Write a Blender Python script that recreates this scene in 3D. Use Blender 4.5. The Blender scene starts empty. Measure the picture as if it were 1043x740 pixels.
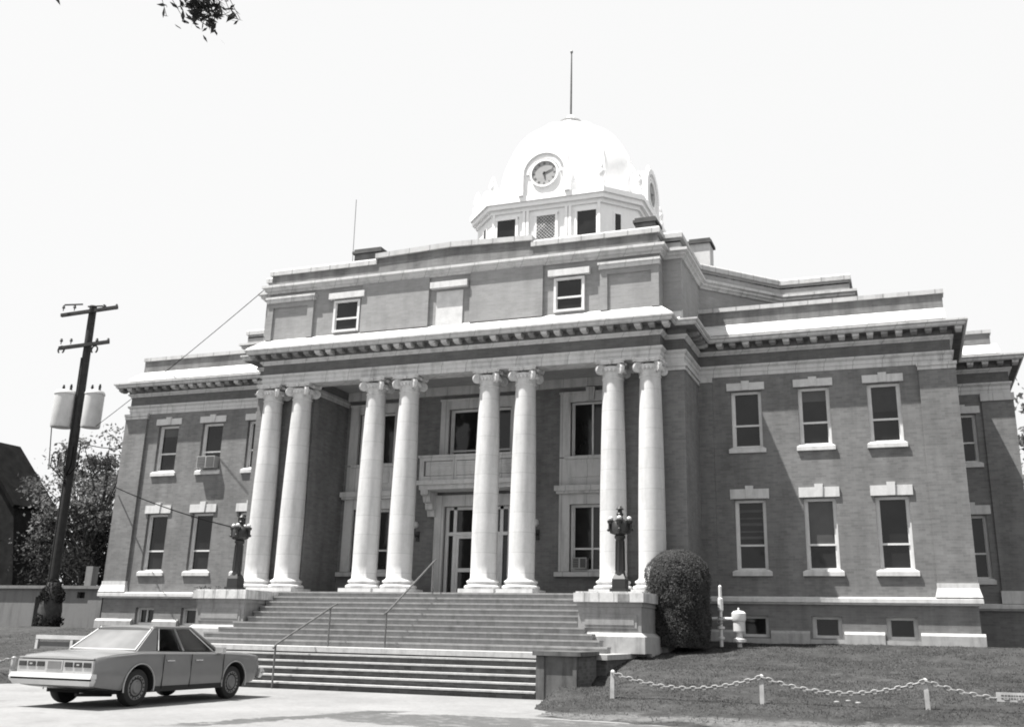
import bpy, bmesh, math, random
from mathutils import Vector, Matrix
random.seed(7)
S = bpy.context.scene
COL = S.collection
PI = math.pi
R = math.radians

# ------------------------------------------------------------------ materials (black and white photograph: all greys)
def nt(name):
    m = bpy.data.materials.new(name); m.use_nodes = True
    t = m.node_tree; b = t.nodes['Principled BSDF']
    return m, t, b
def N(t, ty, **kw):
    n = t.nodes.new(ty)
    for k, v in kw.items(): setattr(n, k, v)
    return n
def grey(v): return (v, v, v, 1)
def ramp(t, src, lo, hi, p0=0.3, p1=0.7):
    r = N(t, 'ShaderNodeValToRGB')
    r.color_ramp.elements[0].position = p0; r.color_ramp.elements[0].color = grey(lo)
    r.color_ramp.elements[1].position = p1; r.color_ramp.elements[1].color = grey(hi)
    t.links.new(src, r.inputs[0]); return r.outputs[0]
def noise(t, scale, detail=4, vec=None, rough=.6):
    n = N(t, 'ShaderNodeTexNoise'); n.inputs['Scale'].default_value = scale
    n.inputs['Detail'].default_value = detail; n.inputs['Roughness'].default_value = rough
    if vec is not None: t.links.new(vec, n.inputs['Vector'])
    return n.outputs['Fac']
def mul(t, a, b):
    m = N(t, 'ShaderNodeMix', data_type='RGBA', blend_type='MULTIPLY'); m.inputs['Factor'].default_value = 1
    t.links.new(a, m.inputs['A']); t.links.new(b, m.inputs['B']); return m.outputs['Result']
def pos(t): return N(t, 'ShaderNodeNewGeometry').outputs['Position']
def bump(t, b, h, strength=.3, dist=.02):
    n = N(t, 'ShaderNodeBump'); n.inputs['Strength'].default_value = strength; n.inputs['Distance'].default_value = dist
    t.links.new(h, n.inputs['Height']); t.links.new(n.outputs[0], b.inputs['Normal'])
def plain(name, v, rough=.8, var=.12, scale=3., metal=0., bmp=0., fine=40.):
    m, t, b = nt(name)
    p = pos(t)
    c = ramp(t, noise(t, scale, 6, p), v*(1-var), min(.95, v*(1+var)))
    c = mul(t, c, ramp(t, noise(t, fine, 3, p), .88, 1.0))
    t.links.new(c, b.inputs['Base Color'])
    b.inputs['Roughness'].default_value = rough; b.inputs['Metallic'].default_value = metal
    if bmp: bump(t, b, noise(t, fine, 4, p), bmp, .02)
    return m
def stained(name, v, rough=.75, streak=.35, joint=None, jw=.02, var=.1, jd=.55):
    """stone with vertical run-off streaks, blotches and optional block joints"""
    m, t, b = nt(name); p = pos(t)
    mp = N(t, 'ShaderNodeMapping'); mp.inputs['Scale'].default_value = (3.2, 3.2, .45); t.links.new(p, mp.inputs[0])
    c = ramp(t, noise(t, 1.3, 6, mp.outputs[0]), v*(1-streak), v, .28, .52)
    c = mul(t, c, ramp(t, noise(t, 7., 5, p), 1-var, 1.0))
    c = mul(t, c, ramp(t, noise(t, 60., 3, p), .9, 1.0))
    if joint:
        sx = N(t, 'ShaderNodeSeparateXYZ'); t.links.new(p, sx.inputs[0])
        ad = N(t, 'ShaderNodeMath', operation='ADD'); t.links.new(sx.outputs[0], ad.inputs[0]); t.links.new(sx.outputs[1], ad.inputs[1])
        cb = N(t, 'ShaderNodeCombineXYZ'); t.links.new(ad.outputs[0], cb.inputs[0]); t.links.new(sx.outputs[2], cb.inputs[1])
        br = N(t, 'ShaderNodeTexBrick'); br.offset = .5
        br.inputs['Scale'].default_value = 1; br.inputs['Brick Width'].default_value = joint[0]; br.inputs['Row Height'].default_value = joint[1]
        br.inputs['Mortar Size'].default_value = jw/2; br.inputs['Mortar Smooth'].default_value = .3; br.inputs['Bias'].default_value = 0
        br.inputs['Color1'].default_value = grey(1); br.inputs['Color2'].default_value = grey(.93); br.inputs['Mortar'].default_value = grey(jd)
        t.links.new(cb.outputs[0], br.inputs['Vector']); c = mul(t, c, br.outputs['Color'])
    t.links.new(c, b.inputs['Base Color']); b.inputs['Roughness'].default_value = rough
    bump(t, b, noise(t, 45, 4, p), .15, .01)
    return m
def brick(name, v, bw=.215, rh=.078, contrast=.22, mort=1.35, streak=.25):
    m, t, b = nt(name); p = pos(t)
    sx = N(t, 'ShaderNodeSeparateXYZ'); t.links.new(p, sx.inputs[0])
    ad = N(t, 'ShaderNodeMath', operation='ADD'); t.links.new(sx.outputs[0], ad.inputs[0]); t.links.new(sx.outputs[1], ad.inputs[1])
    cb = N(t, 'ShaderNodeCombineXYZ'); t.links.new(ad.outputs[0], cb.inputs[0]); t.links.new(sx.outputs[2], cb.inputs[1])
    br = N(t, 'ShaderNodeTexBrick'); br.offset = .5
    br.inputs['Scale'].default_value = 1; br.inputs['Brick Width'].default_value = bw; br.inputs['Row Height'].default_value = rh
    br.inputs['Mortar Size'].default_value = .006; br.inputs['Mortar Smooth'].default_value = .2; br.inputs['Bias'].default_value = 0
    br.inputs['Color1'].default_value = grey(v*(1-contrast)); br.inputs['Color2'].default_value = grey(v*(1+contrast)); br.inputs['Mortar'].default_value = grey(v*mort)
    t.links.new(cb.outputs[0], br.inputs['Vector'])
    mp = N(t, 'ShaderNodeMapping'); mp.inputs['Scale'].default_value = (2.2, 2.2, .35); t.links.new(p, mp.inputs[0])
    c = mul(t, br.outputs['Color'], ramp(t, noise(t, 1., 6, mp.outputs[0]), 1-streak, 1.0, .3, .6))
    mp2 = N(t, 'ShaderNodeMapping'); mp2.inputs['Scale'].default_value = (1.2, 1.2, 9.); t.links.new(p, mp2.inputs[0])
    c = mul(t, c, ramp(t, noise(t, 1.4, 5, mp2.outputs[0]), .88, 1.03))
    c = mul(t, c, ramp(t, noise(t, .55, 7, p, .65), .84, 1.06, .35, .65))
    t.links.new(c, b.inputs['Base Color']); b.inputs['Roughness'].default_value = .9
    bump(t, b, br.outputs['Fac'], -.25, .01)
    return m
def matt(name, v):
    m, t, b = nt(name); t.links.new(ramp(t, noise(t, 2., 5, pos(t)), v*.7, v*1.3), b.inputs['Base Color'])
    b.inputs['Roughness'].default_value = 1; b.inputs['Specular IOR Level'].default_value = 0; return m
def leafy(name, v, tr=.38, var=.45, scale=1.3):
    m = bpy.data.materials.new(name); m.use_nodes = True; t = m.node_tree; t.nodes.clear(); p = pos(t)
    c = ramp(t, noise(t, scale, 5, p), v*(1-var), v*(1+var))
    d = N(t, 'ShaderNodeBsdfDiffuse'); r = N(t, 'ShaderNodeBsdfTranslucent'); x = N(t, 'ShaderNodeMixShader'); x.inputs[0].default_value = tr
    t.links.new(c, d.inputs[0]); t.links.new(c, r.inputs[0]); t.links.new(d.outputs[0], x.inputs[1]); t.links.new(r.outputs[0], x.inputs[2])
    t.links.new(x.outputs[0], N(t, 'ShaderNodeOutputMaterial').inputs[0]); return m
def clear_glass(name, tint=.55):
    m = bpy.data.materials.new(name); m.use_nodes = True; t = m.node_tree; t.nodes.clear()
    a = N(t, 'ShaderNodeBsdfTransparent'); a.inputs[0].default_value = grey(tint); g = N(t, 'ShaderNodeBsdfGlossy'); g.inputs['Roughness'].default_value = .04
    f = N(t, 'ShaderNodeFresnel'); f.inputs[0].default_value = 1.5; x = N(t, 'ShaderNodeMixShader')
    t.links.new(f.outputs[0], x.inputs[0]); t.links.new(a.outputs[0], x.inputs[1]); t.links.new(g.outputs[0], x.inputs[2])
    t.links.new(x.outputs[0], N(t, 'ShaderNodeOutputMaterial').inputs[0]); return m
def glassy(name, v, rough=.06, spec=.38, wav=.02):
    m, t, b = nt(name); p = pos(t)
    c = ramp(t, noise(t, .9, 3, p), v*.6, v*1.4)
    t.links.new(c, b.inputs['Base Color']); b.inputs['Roughness'].default_value = rough
    b.inputs['Specular IOR Level'].default_value = spec
    bump(t, b, noise(t, 1.7, 2, p), .25, wav)
    return m
def paint(name, v, rough=.25, metal=.0, coat=.6):
    m, t, b = nt(name); p = pos(t)
    t.links.new(ramp(t, noise(t, 2., 5, p), v*.9, v*1.1), b.inputs['Base Color'])
    b.inputs['Roughness'].default_value = rough; b.inputs['Metallic'].default_value = metal
    b.inputs['Coat Weight'].default_value = coat; b.inputs['Coat Roughness'].default_value = .08
    return m

M = {}
M['brick'] = brick('red_brick', .168, contrast=.13, mort=1.12)
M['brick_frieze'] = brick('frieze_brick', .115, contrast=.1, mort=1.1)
M['brick_base'] = brick('basement_brick', .17, contrast=.1, mort=1.12)
M['brick_attic'] = brick('attic_brick', .255, contrast=.06, mort=1.08, streak=.15)
M['brick_parapet'] = brick('parapet_brick', .17, contrast=.1, mort=1.1, streak=.5)
M['stone'] = stained('trim_stone', .52, joint=(.9, 40.), jw=.025)
M['stone_white'] = stained('white_stone', .56, streak=.26, var=.14)
M['column'] = stained('column_terracotta', .51, streak=.2, joint=(60., .62), jw=.02, var=.1, jd=.74)
M['coping'] = stained('coping_stone', .46, streak=.3, joint=(.8, 40.), jw=.05)
M['flashing'] = stained('painted_metal_roof', .62, rough=.6, streak=.12, joint=(1.1, 60.), jw=.03)
M['dome'] = stained('dome_white_paint', .9, rough=.6, streak=.05, var=.05)
M['wood'] = plain('white_window_wood', .60, .6, .1)
M['wood_grey'] = plain('grey_door_wood', .32, .6, .1)
M['wood_basement'] = plain('basement_window_wood', .48, .6, .15)
M['ceiling'] = plain('portico_ceiling', .30, .9, .1)
M['glass'] = glassy('window_glass', .014)
M['glass_blind'] = glassy('blind_behind_glass', .05, .12)  # paler grey for panes with a blind drawn behind them
M['shade'] = glassy('drawn_shade_behind_glass', .028, .1)
M['lattice'] = plain('lattice_back', .12, .7)
M['clock'] = plain('clock_dial', .30, .6, .1)
M['ink'] = plain('dark_ink', .03, .6)
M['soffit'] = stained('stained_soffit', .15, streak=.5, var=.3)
M['stone_dirty'] = stained('dirty_stone', .24, streak=.5, var=.3)
M['step'] = stained('step_concrete', .25, streak=.3, var=.25)
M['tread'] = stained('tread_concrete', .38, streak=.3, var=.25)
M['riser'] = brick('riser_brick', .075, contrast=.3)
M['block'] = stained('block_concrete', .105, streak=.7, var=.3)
M['pedestal'] = stained('weathered_pedestal_stone', .24, streak=.4, var=.2)
M['pedestal_base'] = stained('pale_pedestal_stone', .36, streak=.4, var=.2)
M['cap_stone'] = stained('weathered_cap_stone', .55, streak=.6, joint=(.42, 40.), jw=.03, var=.25)
M['iron'] = plain('black_iron', .012, .45, .2)
M['pipe'] = plain('rail_pipe', .11, .45, .25, metal=.3)
M['globe'] = plain('white_glass_globe', .5, .25, .03)
M['leaf'] = leafy('leaf', 0.08)
M['leaf_grey'] = leafy('grey_leaf', 0.15)
M['leaf_bush'] = leafy('bush_leaf', 0.085)
M['leaf_dark'] = leafy('dark_leaf', 0.026)
M['leaf_light'] = leafy('pale_leaf', 0.16)
M['bark'] = plain('bark', .04, .9, .4, 6., bmp=.5)
M['pole'] = plain('creosote_pole', .02, .85, .4, 5., bmp=.3)
M['can'] = plain('transformer_paint', .5, .5, .1)
M['white_paint'] = plain('white_paint', .5, .6, .15)
M['post_paint'] = plain('worn_white_paint', .34, .7, .25, 6.)
M['fresh_white'] = plain('fresh_white_paint', .6, .4, .02)
M['chain'] = plain('pale_chain', .20, .6, .2, 12.)
M['cable'] = matt('cable_black', .01)
M['house'] = matt('shade_dark_brick', .02)  # near-black wall colour carries the shade on the gable
M['house_roof'] = matt('dark_slate', .012)
M['low_wall'] = stained('pale_wall', .16, streak=.3)
M['roof_dark'] = plain('dark_roofing', .008, .9, .2)
M['chimney_cap'] = plain('sooty_chimney_cap', .07, .9, .3)
M['car'] = paint('grey_car_paint', .138, .3, .0, .25)
M['car_light'] = paint('silver_car_trim', .36, .3, .3, .3)
M['chrome'] = paint('chrome', .6, .25, .6, .0)
M['plate'] = plain('number_plate_grey', .14, .5, .2)
M['clear_glass'] = clear_glass('tinted_clear_glass')
M['seat_trim'] = plain('seat_cloth', .05, .9, .2)
M['hubcap'] = plain('hubcap_metal', .15, .4, .2, metal=.2)
M['tyre'] = plain('tyre_rubber', .012, .85, .2)
M['car_glass'] = glassy('car_glass', .010, .05, .25)
M['rear_glass'] = glassy('sky_pale_rear_glass', .13, .12, .8)  # pale base colour stands in for the sky reflected in the window
M['lamp_dark'] = glassy('tail_lamp', .03, .2)
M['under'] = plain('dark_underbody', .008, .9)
M['metal_ac'] = plain('air_conditioner_case', .34, .5, .1)
M['grille'] = plain('air_conditioner_grille', .06, .6)
M['blade'] = plain('grass_blade', .06, .9, .35, .8)
def ground_mat(name, lo, hi, s1, s2, bmp=.3, rough=.9, p0=.35, p1=.65):
    m, t, b = nt(name); p = pos(t)
    c = ramp(t, noise(t, s1, 8, p, .65), lo, hi, p0, p1)
    c = mul(t, c, ramp(t, noise(t, s2, 5, p, .7), .72, 1.0, .3, .65))
    t.links.new(c, b.inputs['Base Color']); b.inputs['Roughness'].default_value = rough
    bump(t, b, noise(t, s2, 6, p, .7), bmp, .03); return m
def lawn_mat():
    m, t, b = nt('mown_lawn'); p = pos(t)
    mp = N(t, 'ShaderNodeMapping'); mp.inputs['Scale'].default_value = (1., .55, 1.); t.links.new(p, mp.inputs[0])
    c = ramp(t, noise(t, .7, 8, mp.outputs[0], .7), .038, .072, .32, .68)
    c = mul(t, c, ramp(t, noise(t, 3.2, 8, p, .75), .62, 1.3, .36, .66))
    c = mul(t, c, ramp(t, noise(t, 22., 5, p, .75), .68, 1.2, .33, .67))
    # strip worn bare along the foot of the slope
    sx = N(t, 'ShaderNodeSeparateXYZ'); t.links.new(p, sx.inputs[0])
    def mth(op, a, c_):
        n = N(t, 'ShaderNodeMath', operation=op)
        for i, q in enumerate((a, c_)):
            if isinstance(q, (int, float)): n.inputs[i].default_value = q
            else: t.links.new(q, n.inputs[i])
        return n.outputs[0]
    wob = mth('MULTIPLY', mth('SUBTRACT', noise(t, .8, 9, p, .72), .5), 2.6)
    d = mth('ABSOLUTE', mth('ADD', mth('ADD', sx.outputs[1], 11.0), wob), 0)
    k = mth('MULTIPLY', ramp(t, d, 1, 0, .32, .62), ramp(t, mth('SUBTRACT', sx.outputs[0], 6.2), 0, 1, .1, .8))
    k = mth('MULTIPLY', k, ramp(t, noise(t, 5., 6, p, .7), .25, 1, .36, .52))
    mx = N(t, 'ShaderNodeMix', data_type='RGBA'); t.links.new(k, mx.inputs['Factor']); t.links.new(c, mx.inputs['A']); t.links.new(ramp(t, noise(t, 11., 6, p), .10, .165), mx.inputs['B'])
    t.links.new(mx.outputs['Result'], b.inputs['Base Color']); b.inputs['Roughness'].default_value = .95
    b.inputs['Specular IOR Level'].default_value = .1
    bump(t, b, noise(t, 9., 8, p, .8), .9, .07); return m
def drive_mat():
    m, t, b = nt('pale_concrete_drive'); p = pos(t)
    def mth(op, a, c_=0.):
        n = N(t, 'ShaderNodeMath', operation=op)
        for i, q in enumerate((a, c_)):
            if isinstance(q, (int, float)): n.inputs[i].default_value = q
            else: t.links.new(q, n.inputs[i])
        return n.outputs[0]
    sx = N(t, 'ShaderNodeSeparateXYZ'); t.links.new(p, sx.inputs[0]); x, y = sx.outputs[0], sx.outputs[1]
    c = ramp(t, noise(t, .5, 8, p, .65), .155, .2, .35, .65)
    c = mul(t, c, ramp(t, noise(t, 9., 5, p, .7), .78, 1.0, .3, .65))
    c = mul(t, c, ramp(t, noise(t, 1.1, 9, p, .75), .82, 1.0, .34, .46))       # oil and dirt blotches
    wob = mth('MULTIPLY', mth('SUBTRACT', noise(t, 1.6, 10, p, .78), .5), 1.7)
    d = mth('ADD', mth('SUBTRACT', mth('MULTIPLY', mth('SUBTRACT', x, 4.0), .959), mth('MULTIPLY', mth('ADD', y, 13.85), .284)), wob)
    k1 = ramp(t, mth('ABSOLUTE', d), 1, 0, .28, .31)
    k1 = mth('MULTIPLY', k1, ramp(t, mth('ABSOLUTE', mth('MULTIPLY', mth('ADD', y, 13.9), .33)), 1, 0, .7, .85))
    k1 = mth('MULTIPLY', k1, ramp(t, noise(t, 2.4, 6, p, .7), .0, 1, .38, .41))
    ex = mth('MULTIPLY', mth('SUBTRACT', x, 8.), .26); ey = mth('MULTIPLY', mth('ADD', y, 13.1), .75)
    e = mth('ADD', mth('ADD', mth('MULTIPLY', ex, ex), mth('MULTIPLY', ey, ey)), mth('MULTIPLY', wob, .9))
    k2 = mth('MULTIPLY', ramp(t, mth('MULTIPLY', e, .5), 1, 0, .5, .55), ramp(t, noise(t, 3., 7, p, .7), .3, 1, .36, .5))
    k = mth('MAXIMUM', k1, k2)
    mx = N(t, 'ShaderNodeMix', data_type='RGBA'); t.links.new(k, mx.inputs['Factor']); t.links.new(c, mx.inputs['A'])
    t.links.new(mul(t, ramp(t, noise(t, 3., 7, p, .7), .042, .074), ramp(t, noise(t, 22., 5, p, .75), .7, 1.15)), mx.inputs['B'])
    t.links.new(mx.outputs['Result'], b.inputs['Base Color']); b.inputs['Roughness'].default_value = .92
    bump(t, b, noise(t, 9., 7, p, .75), .35, .03); return m
M['drive'] = drive_mat()
M['lawn'] = lawn_mat()
M['verge'] = ground_mat('thin_verge_grass', .035, .062, 1.5, 16., .4)
M['dirt'] = ground_mat('bare_pale_dirt', .11, .17, 1.2, 12., .5)

# ------------------------------------------------------------------ mesh building
class MB:
    def __init__(s): s.v = []; s.f = []
    def add(s, vs, fs):
        o = len(s.v); s.v += [tuple(p) for p in vs]; s.f += [tuple(i+o for i in f) for f in fs]
    def box(s, x0, x1, y0, y1, z0, z1):
        s.add([(x0,y0,z0),(x1,y0,z0),(x1,y1,z0),(x0,y1,z0),(x0,y0,z1),(x1,y0,z1),(x1,y1,z1),(x0,y1,z1)],
              [(0,3,2,1),(4,5,6,7),(0,1,5,4),(1,2,6,5),(2,3,7,6),(3,0,4,7)]); return s
    def frus(s, a, b):   # a,b = (x0,x1,y0,y1,z)
        x0,x1,y0,y1,z0 = a; X0,X1,Y0,Y1,z1 = b
        s.add([(x0,y0,z0),(x1,y0,z0),(x1,y1,z0),(x0,y1,z0),(X0,Y0,z1),(X1,Y0,z1),(X1,Y1,z1),(X0,Y1,z1)],
              [(0,3,2,1),(4,5,6,7),(0,1,5,4),(1,2,6,5),(2,3,7,6),(3,0,4,7)]); return s
    def prism(s, poly, z0, z1):
        n = len(poly)
        s.add([(x,y,z0) for x,y in poly]+[(x,y,z1) for x,y in poly],
              [tuple(range(n-1,-1,-1)), tuple(range(n,2*n))]+[(i,(i+1)%n,n+(i+1)%n,n+i) for i in range(n)]); return s
    def prism_y(s, poly, y0, y1):    # poly in x,z (counter-clockwise seen from -y)
        n = len(poly)
        s.add([(x,y0,z) for x,z in poly]+[(x,y1,z) for x,z in poly],
              [tuple(range(n)), tuple(range(2*n-1,n-1,-1))]+[((i+1)%n,i,n+i,n+(i+1)%n) for i in range(n)]); return s
    def prism_x(s, poly, x0, x1):    # poly in y,z
        n = len(poly)
        s.add([(x0,y,z) for y,z in poly]+[(x1,y,z) for y,z in poly],
              [tuple(range(n-1,-1,-1)), tuple(range(n,2*n))]+[(i,(i+1)%n,n+(i+1)%n,n+i) for i in range(n)]); return s
    def lathe(s, prof, cx=0, cy=0, n=32, sx=1, sy=1, cap=True):
        o = len(prof); vs = []
        for r, z in prof:
            for k in range(n):
                a = 2*PI*k/n; vs.append((cx+r*sx*math.cos(a), cy+r*sy*math.sin(a), z))
        fs = [(i*n+k, i*n+(k+1)%n, (i+1)*n+(k+1)%n, (i+1)*n+k) for i in range(o-1) for k in range(n)]
        if cap: fs += [tuple(range(n-1,-1,-1)), tuple(range((o-1)*n, o*n))]
        s.add(vs, fs); return s
    def disc(s, c, axis, r, t, n=20, r2=None):   # solid cylinder centred c along axis
        A = Vector(axis).normalized(); U = A.orthogonal().normalized(); V = A.cross(U); c = Vector(c)
        r2 = r if r2 is None else r2
        vs = [c-A*t/2+(U*math.cos(2*PI*k/n)+V*math.sin(2*PI*k/n))*r for k in range(n)]
        vs += [c+A*t/2+(U*math.cos(2*PI*k/n)+V*math.sin(2*PI*k/n))*r2 for k in range(n)]
        s.add(vs, [tuple(range(n-1,-1,-1)), tuple(range(n,2*n))]+[(k,(k+1)%n,n+(k+1)%n,n+k) for k in range(n)]); return s
    def tube(s, pts, r, n=8, r1=None, closed=False):
        pts = [Vector(p) for p in pts]; m = len(pts); vs = []
        ref = None
        for i, p in enumerate(pts):
            if closed: d = pts[(i+1)%m]-pts[i-1]
            else: d = pts[min(i+1,m-1)]-pts[max(i-1,0)]
            d.normalize()
            if ref is None: U = d.orthogonal().normalized()
            else: U = (ref-d*ref.dot(d)); U = U.normalized() if U.length > 1e-6 else d.orthogonal().normalized()
            ref = U; V = d.cross(U)
            rr = r if r1 is None else r+(r1-r)*i/max(1,m-1)
            vs += [p+(U*math.cos(2*PI*k/n)+V*math.sin(2*PI*k/n))*rr for k in range(n)]
        L = m if closed else m-1
        fs = [(i*n+k, i*n+(k+1)%n, ((i+1)%m)*n+(k+1)%n, ((i+1)%m)*n+k) for i in range(L) for k in range(n)]
        if not closed: fs += [tuple(range(n-1,-1,-1)), tuple(range((m-1)*n, m*n))]
        s.add(vs, fs); return s
    def ball(s, c, r, n=14, sz=1.):
        pr = [(max(.001, r*math.sin(PI*i/8)), -r*sz*math.cos(PI*i/8)) for i in range(9)]
        o = len(s.v); s.lathe(pr, 0, 0, n)
        for i in range(o, len(s.v)): a = s.v[i]; s.v[i] = (a[0]+c[0], a[1]+c[1], a[2]+c[2])
        return s
    def sweep(s, path, prof, caps=True):
        """profile [(outward offset, z)] swept along plan path; outward = right of travel"""
        n = len(path); offs = []
        for i in range(n):
            P = Vector(path[i])
            ds = []
            if i > 0: ds.append((P-Vector(path[i-1])).normalized())
            if i < n-1: ds.append((Vector(path[i+1])-P).normalized())
            ns = [Vector((d.y, -d.x)) for d in ds]
            if len(ns) == 1: offs.append(ns[0])
            else:
                b = ns[0]+ns[1]; offs.append(b/(1+ns[0].dot(ns[1])))
        m = len(prof); vs = []
        for i in range(n):
            for o, z in prof: q = Vector(path[i])+offs[i]*o; vs.append((q.x, q.y, z))
        fs = [(i*m+k, (i+1)*m+k, (i+1)*m+k+1, i*m+k+1) for i in range(n-1) for k in range(m-1)]
        if caps: fs += [tuple(range(m-1,-1,-1)), tuple(range((n-1)*m, n*m))]
        s.add(vs, fs); return s
    def xf(s, mat, start=0):
        for i in range(start, len(s.v)): s.v[i] = tuple(mat @ Vector(s.v[i]))
        return s
    def mesh(s, name, m, smooth=None):
        me = bpy.data.meshes.new(name); me.from_pydata(s.v, [], s.f); me.validate()
        if smooth:
            for p in me.polygons: p.use_smooth = True
            me.set_sharp_from_angle(angle=R(smooth))
        me.materials.append(m); return me
    def build(s, name, m, parent=None, smooth=None):
        return link(name, s.mesh(name, m, smooth), parent)
def link(name, me, parent=None):
    o = bpy.data.objects.new(name, me); COL.objects.link(o)
    if parent: o.parent = parent
    return o
def tag(o, label=None, cat=None, group=None, kind=None):
    for k, v in (('label',label),('category',cat),('group',group),('kind',kind)):
        if v: o[k] = v
    return o
def thing(name, label, cat, loc=(0,0,0), rz=0, group=None):
    o = bpy.data.objects.new(name, None); COL.objects.link(o); o.empty_display_size = .2
    o.location = loc; o.rotation_euler = (0,0,rz); return tag(o, label, cat, group)
def wall_y(x0, x1, z0, z1, y, holes, depth=.35):
    """wall face towards -y with rectangular openings and their reveals"""
    b = MB()
    xs = sorted({x0, x1, *[h[0] for h in holes], *[h[1] for h in holes]}); xs = [x for x in xs if x0 <= x <= x1]
    zs = sorted({z0, z1, *[h[2] for h in holes], *[h[3] for h in holes]}); zs = [z for z in zs if z0 <= z <= z1]
    for i in range(len(xs)-1):
        for j in range(len(zs)-1):
            cx, cz = (xs[i]+xs[i+1])/2, (zs[j]+zs[j+1])/2
            if any(h[0] < cx < h[1] and h[2] < cz < h[3] for h in holes): continue
            b.add([(xs[i],y,zs[j]),(xs[i+1],y,zs[j]),(xs[i+1],y,zs[j+1]),(xs[i],y,zs[j+1])], [(0,1,2,3)])
    for a, c, d, e in holes:
        y2 = y+depth
        b.add([(a,y,d),(a,y2,d),(a,y2,e),(a,y,e)], [(0,1,2,3)])
        b.add([(c,y,d),(c,y2,d),(c,y2,e),(c,y,e)], [(3,2,1,0)])
        b.add([(a,y,d),(c,y,d),(c,y2,d),(a,y2,d)], [(0,1,2,3)])
        b.add([(a,y,e),(c,y,e),(c,y2,e),(a,y2,e)], [(3,2,1,0)])
    return b

# ================================================================== COURTHOUSE
CH = thing('courthouse', 'two storey brick courthouse with white columned portico, attic storey and pale clock dome', 'courthouse', (0, 0, -1.3))
CHZ = Matrix.Translation((0, 0, 1.3))     # parts are modelled in world coordinates
def part(b, name, m, parent=CH, smooth=None, label=None):
    if parent is CH: b.xf(CHZ)
    o = b.build(name, m, parent, smooth)
    if label: o['label'] = label
    return o
# sub-parts are modelled in world coordinates too: their parent part sits at the courthouse's origin
def sub(b, name, m, parent, smooth=None): b.xf(CHZ); return b.build(name, m, parent, smooth)

YW, YR, XW, XR = 2.8, 7.5, 15.914, 17.95      # wing plane, recess plane, wing end, recess end
WIN = (9.51, 11.678, 13.834)
FR = .4985
PATH = [(-XR,14), (-XR,YR), (-XW,YR), (-XW,YW), (-7.95,YW), (-7.95,.45), (-7.33,.45), (-7.33,-.215)]
PATH = PATH + [(-x, y) for x, y in reversed(PATH)]

def window(cx, y, z0, z1, w, rail=.38, rec=.16, lint=None, sill=None, upper='glass', cross=False, name='window', key=.1, fw=.085, fm='wood', slats=False, shade=0):
    b = MB(); x0, x1 = cx-w/2, cx+w/2; f = fw; yf = y+rec
    b.box(x0, x0+f, yf, yf+.12, z0, z1); b.box(x1-f, x1, yf, yf+.12, z0, z1)
    b.box(x0+f, x1-f, yf, yf+.12, z1-f, z1); b.box(x0+f, x1-f, yf-.03, yf+.12, z0, z0+f*.9)
    zr = z0+(z1-z0)*rail
    b.box(x0+f, x1-f, yf+.03, yf+.1, zr-.03, zr+.03)
    s2 = .035
    for (a, c) in ((z0+f*.9, zr-.03), (zr+.03, z1-f)):
        d = .045 if a > zr else .07
        b.box(x0+f, x0+f+s2, yf+d-.005, yf+.11, a, c); b.box(x1-f-s2, x1-f, yf+d-.005, yf+.11, a, c)
    if cross: b.box(cx-.03, cx+.03, yf+.031, yf+.1, z0+f, z1-f)
    o = part(b, name, M[fm])
    sub(MB().box(x0+f, x1-f, yf+.085, yf+.105, z0+f*.9, zr), 'pane', M['glass'], o)
    sub(MB().box(x0+f, x1-f, yf+.075, yf+.095, zr, z1-f), 'pane', M[upper], o)
    if slats:
        v_ = MB()
        for q in range(5): v_.box(x0+f+.04, x1-f-.04, yf+.06, yf+.076, zr+.2+q*.21, zr+.2+q*.21+(.05 if q % 2 else .09))
        sub(v_, 'blind', M['glass_blind'], o)
    if shade: sub(MB().box(x0+f+.036, x1-f-.036, yf+.068, yf+.0745, z1-f-shade, z1-f), 'blind', M['glass_blind' if shade < .6 else 'shade'], o)
    if lint:
        h, hw = lint
        L = MB().box(cx-hw, cx-.11, y-.05, y+.1, z1+.03, z1+.03+h); L.box(cx+.11, cx+hw, y-.05, y+.1, z1+.03, z1+.03+h)
        L.frus((cx-.105, cx+.105, y-.085, y+.1, z1+.03), (cx-.13, cx+.13, y-.085, y+.1, z1+.03+h+key))
        sub(L, 'lintel', M['stone_white'], o)
    if sill:
        L = MB().frus((cx-sill, cx+sill, y-.07, y+.1, z0-.17), (cx-sill, cx+sill, y-.07, y+rec+.02, z0-.04))
        L.frus((cx-sill, cx+sill, y-.07, y+rec+.02, z0-.04), (cx-sill+.1, cx+sill-.1, y, y+rec+.02, z0+.02))
        sub(L, 'sill', M['stone_white'], o)
    return o

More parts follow.
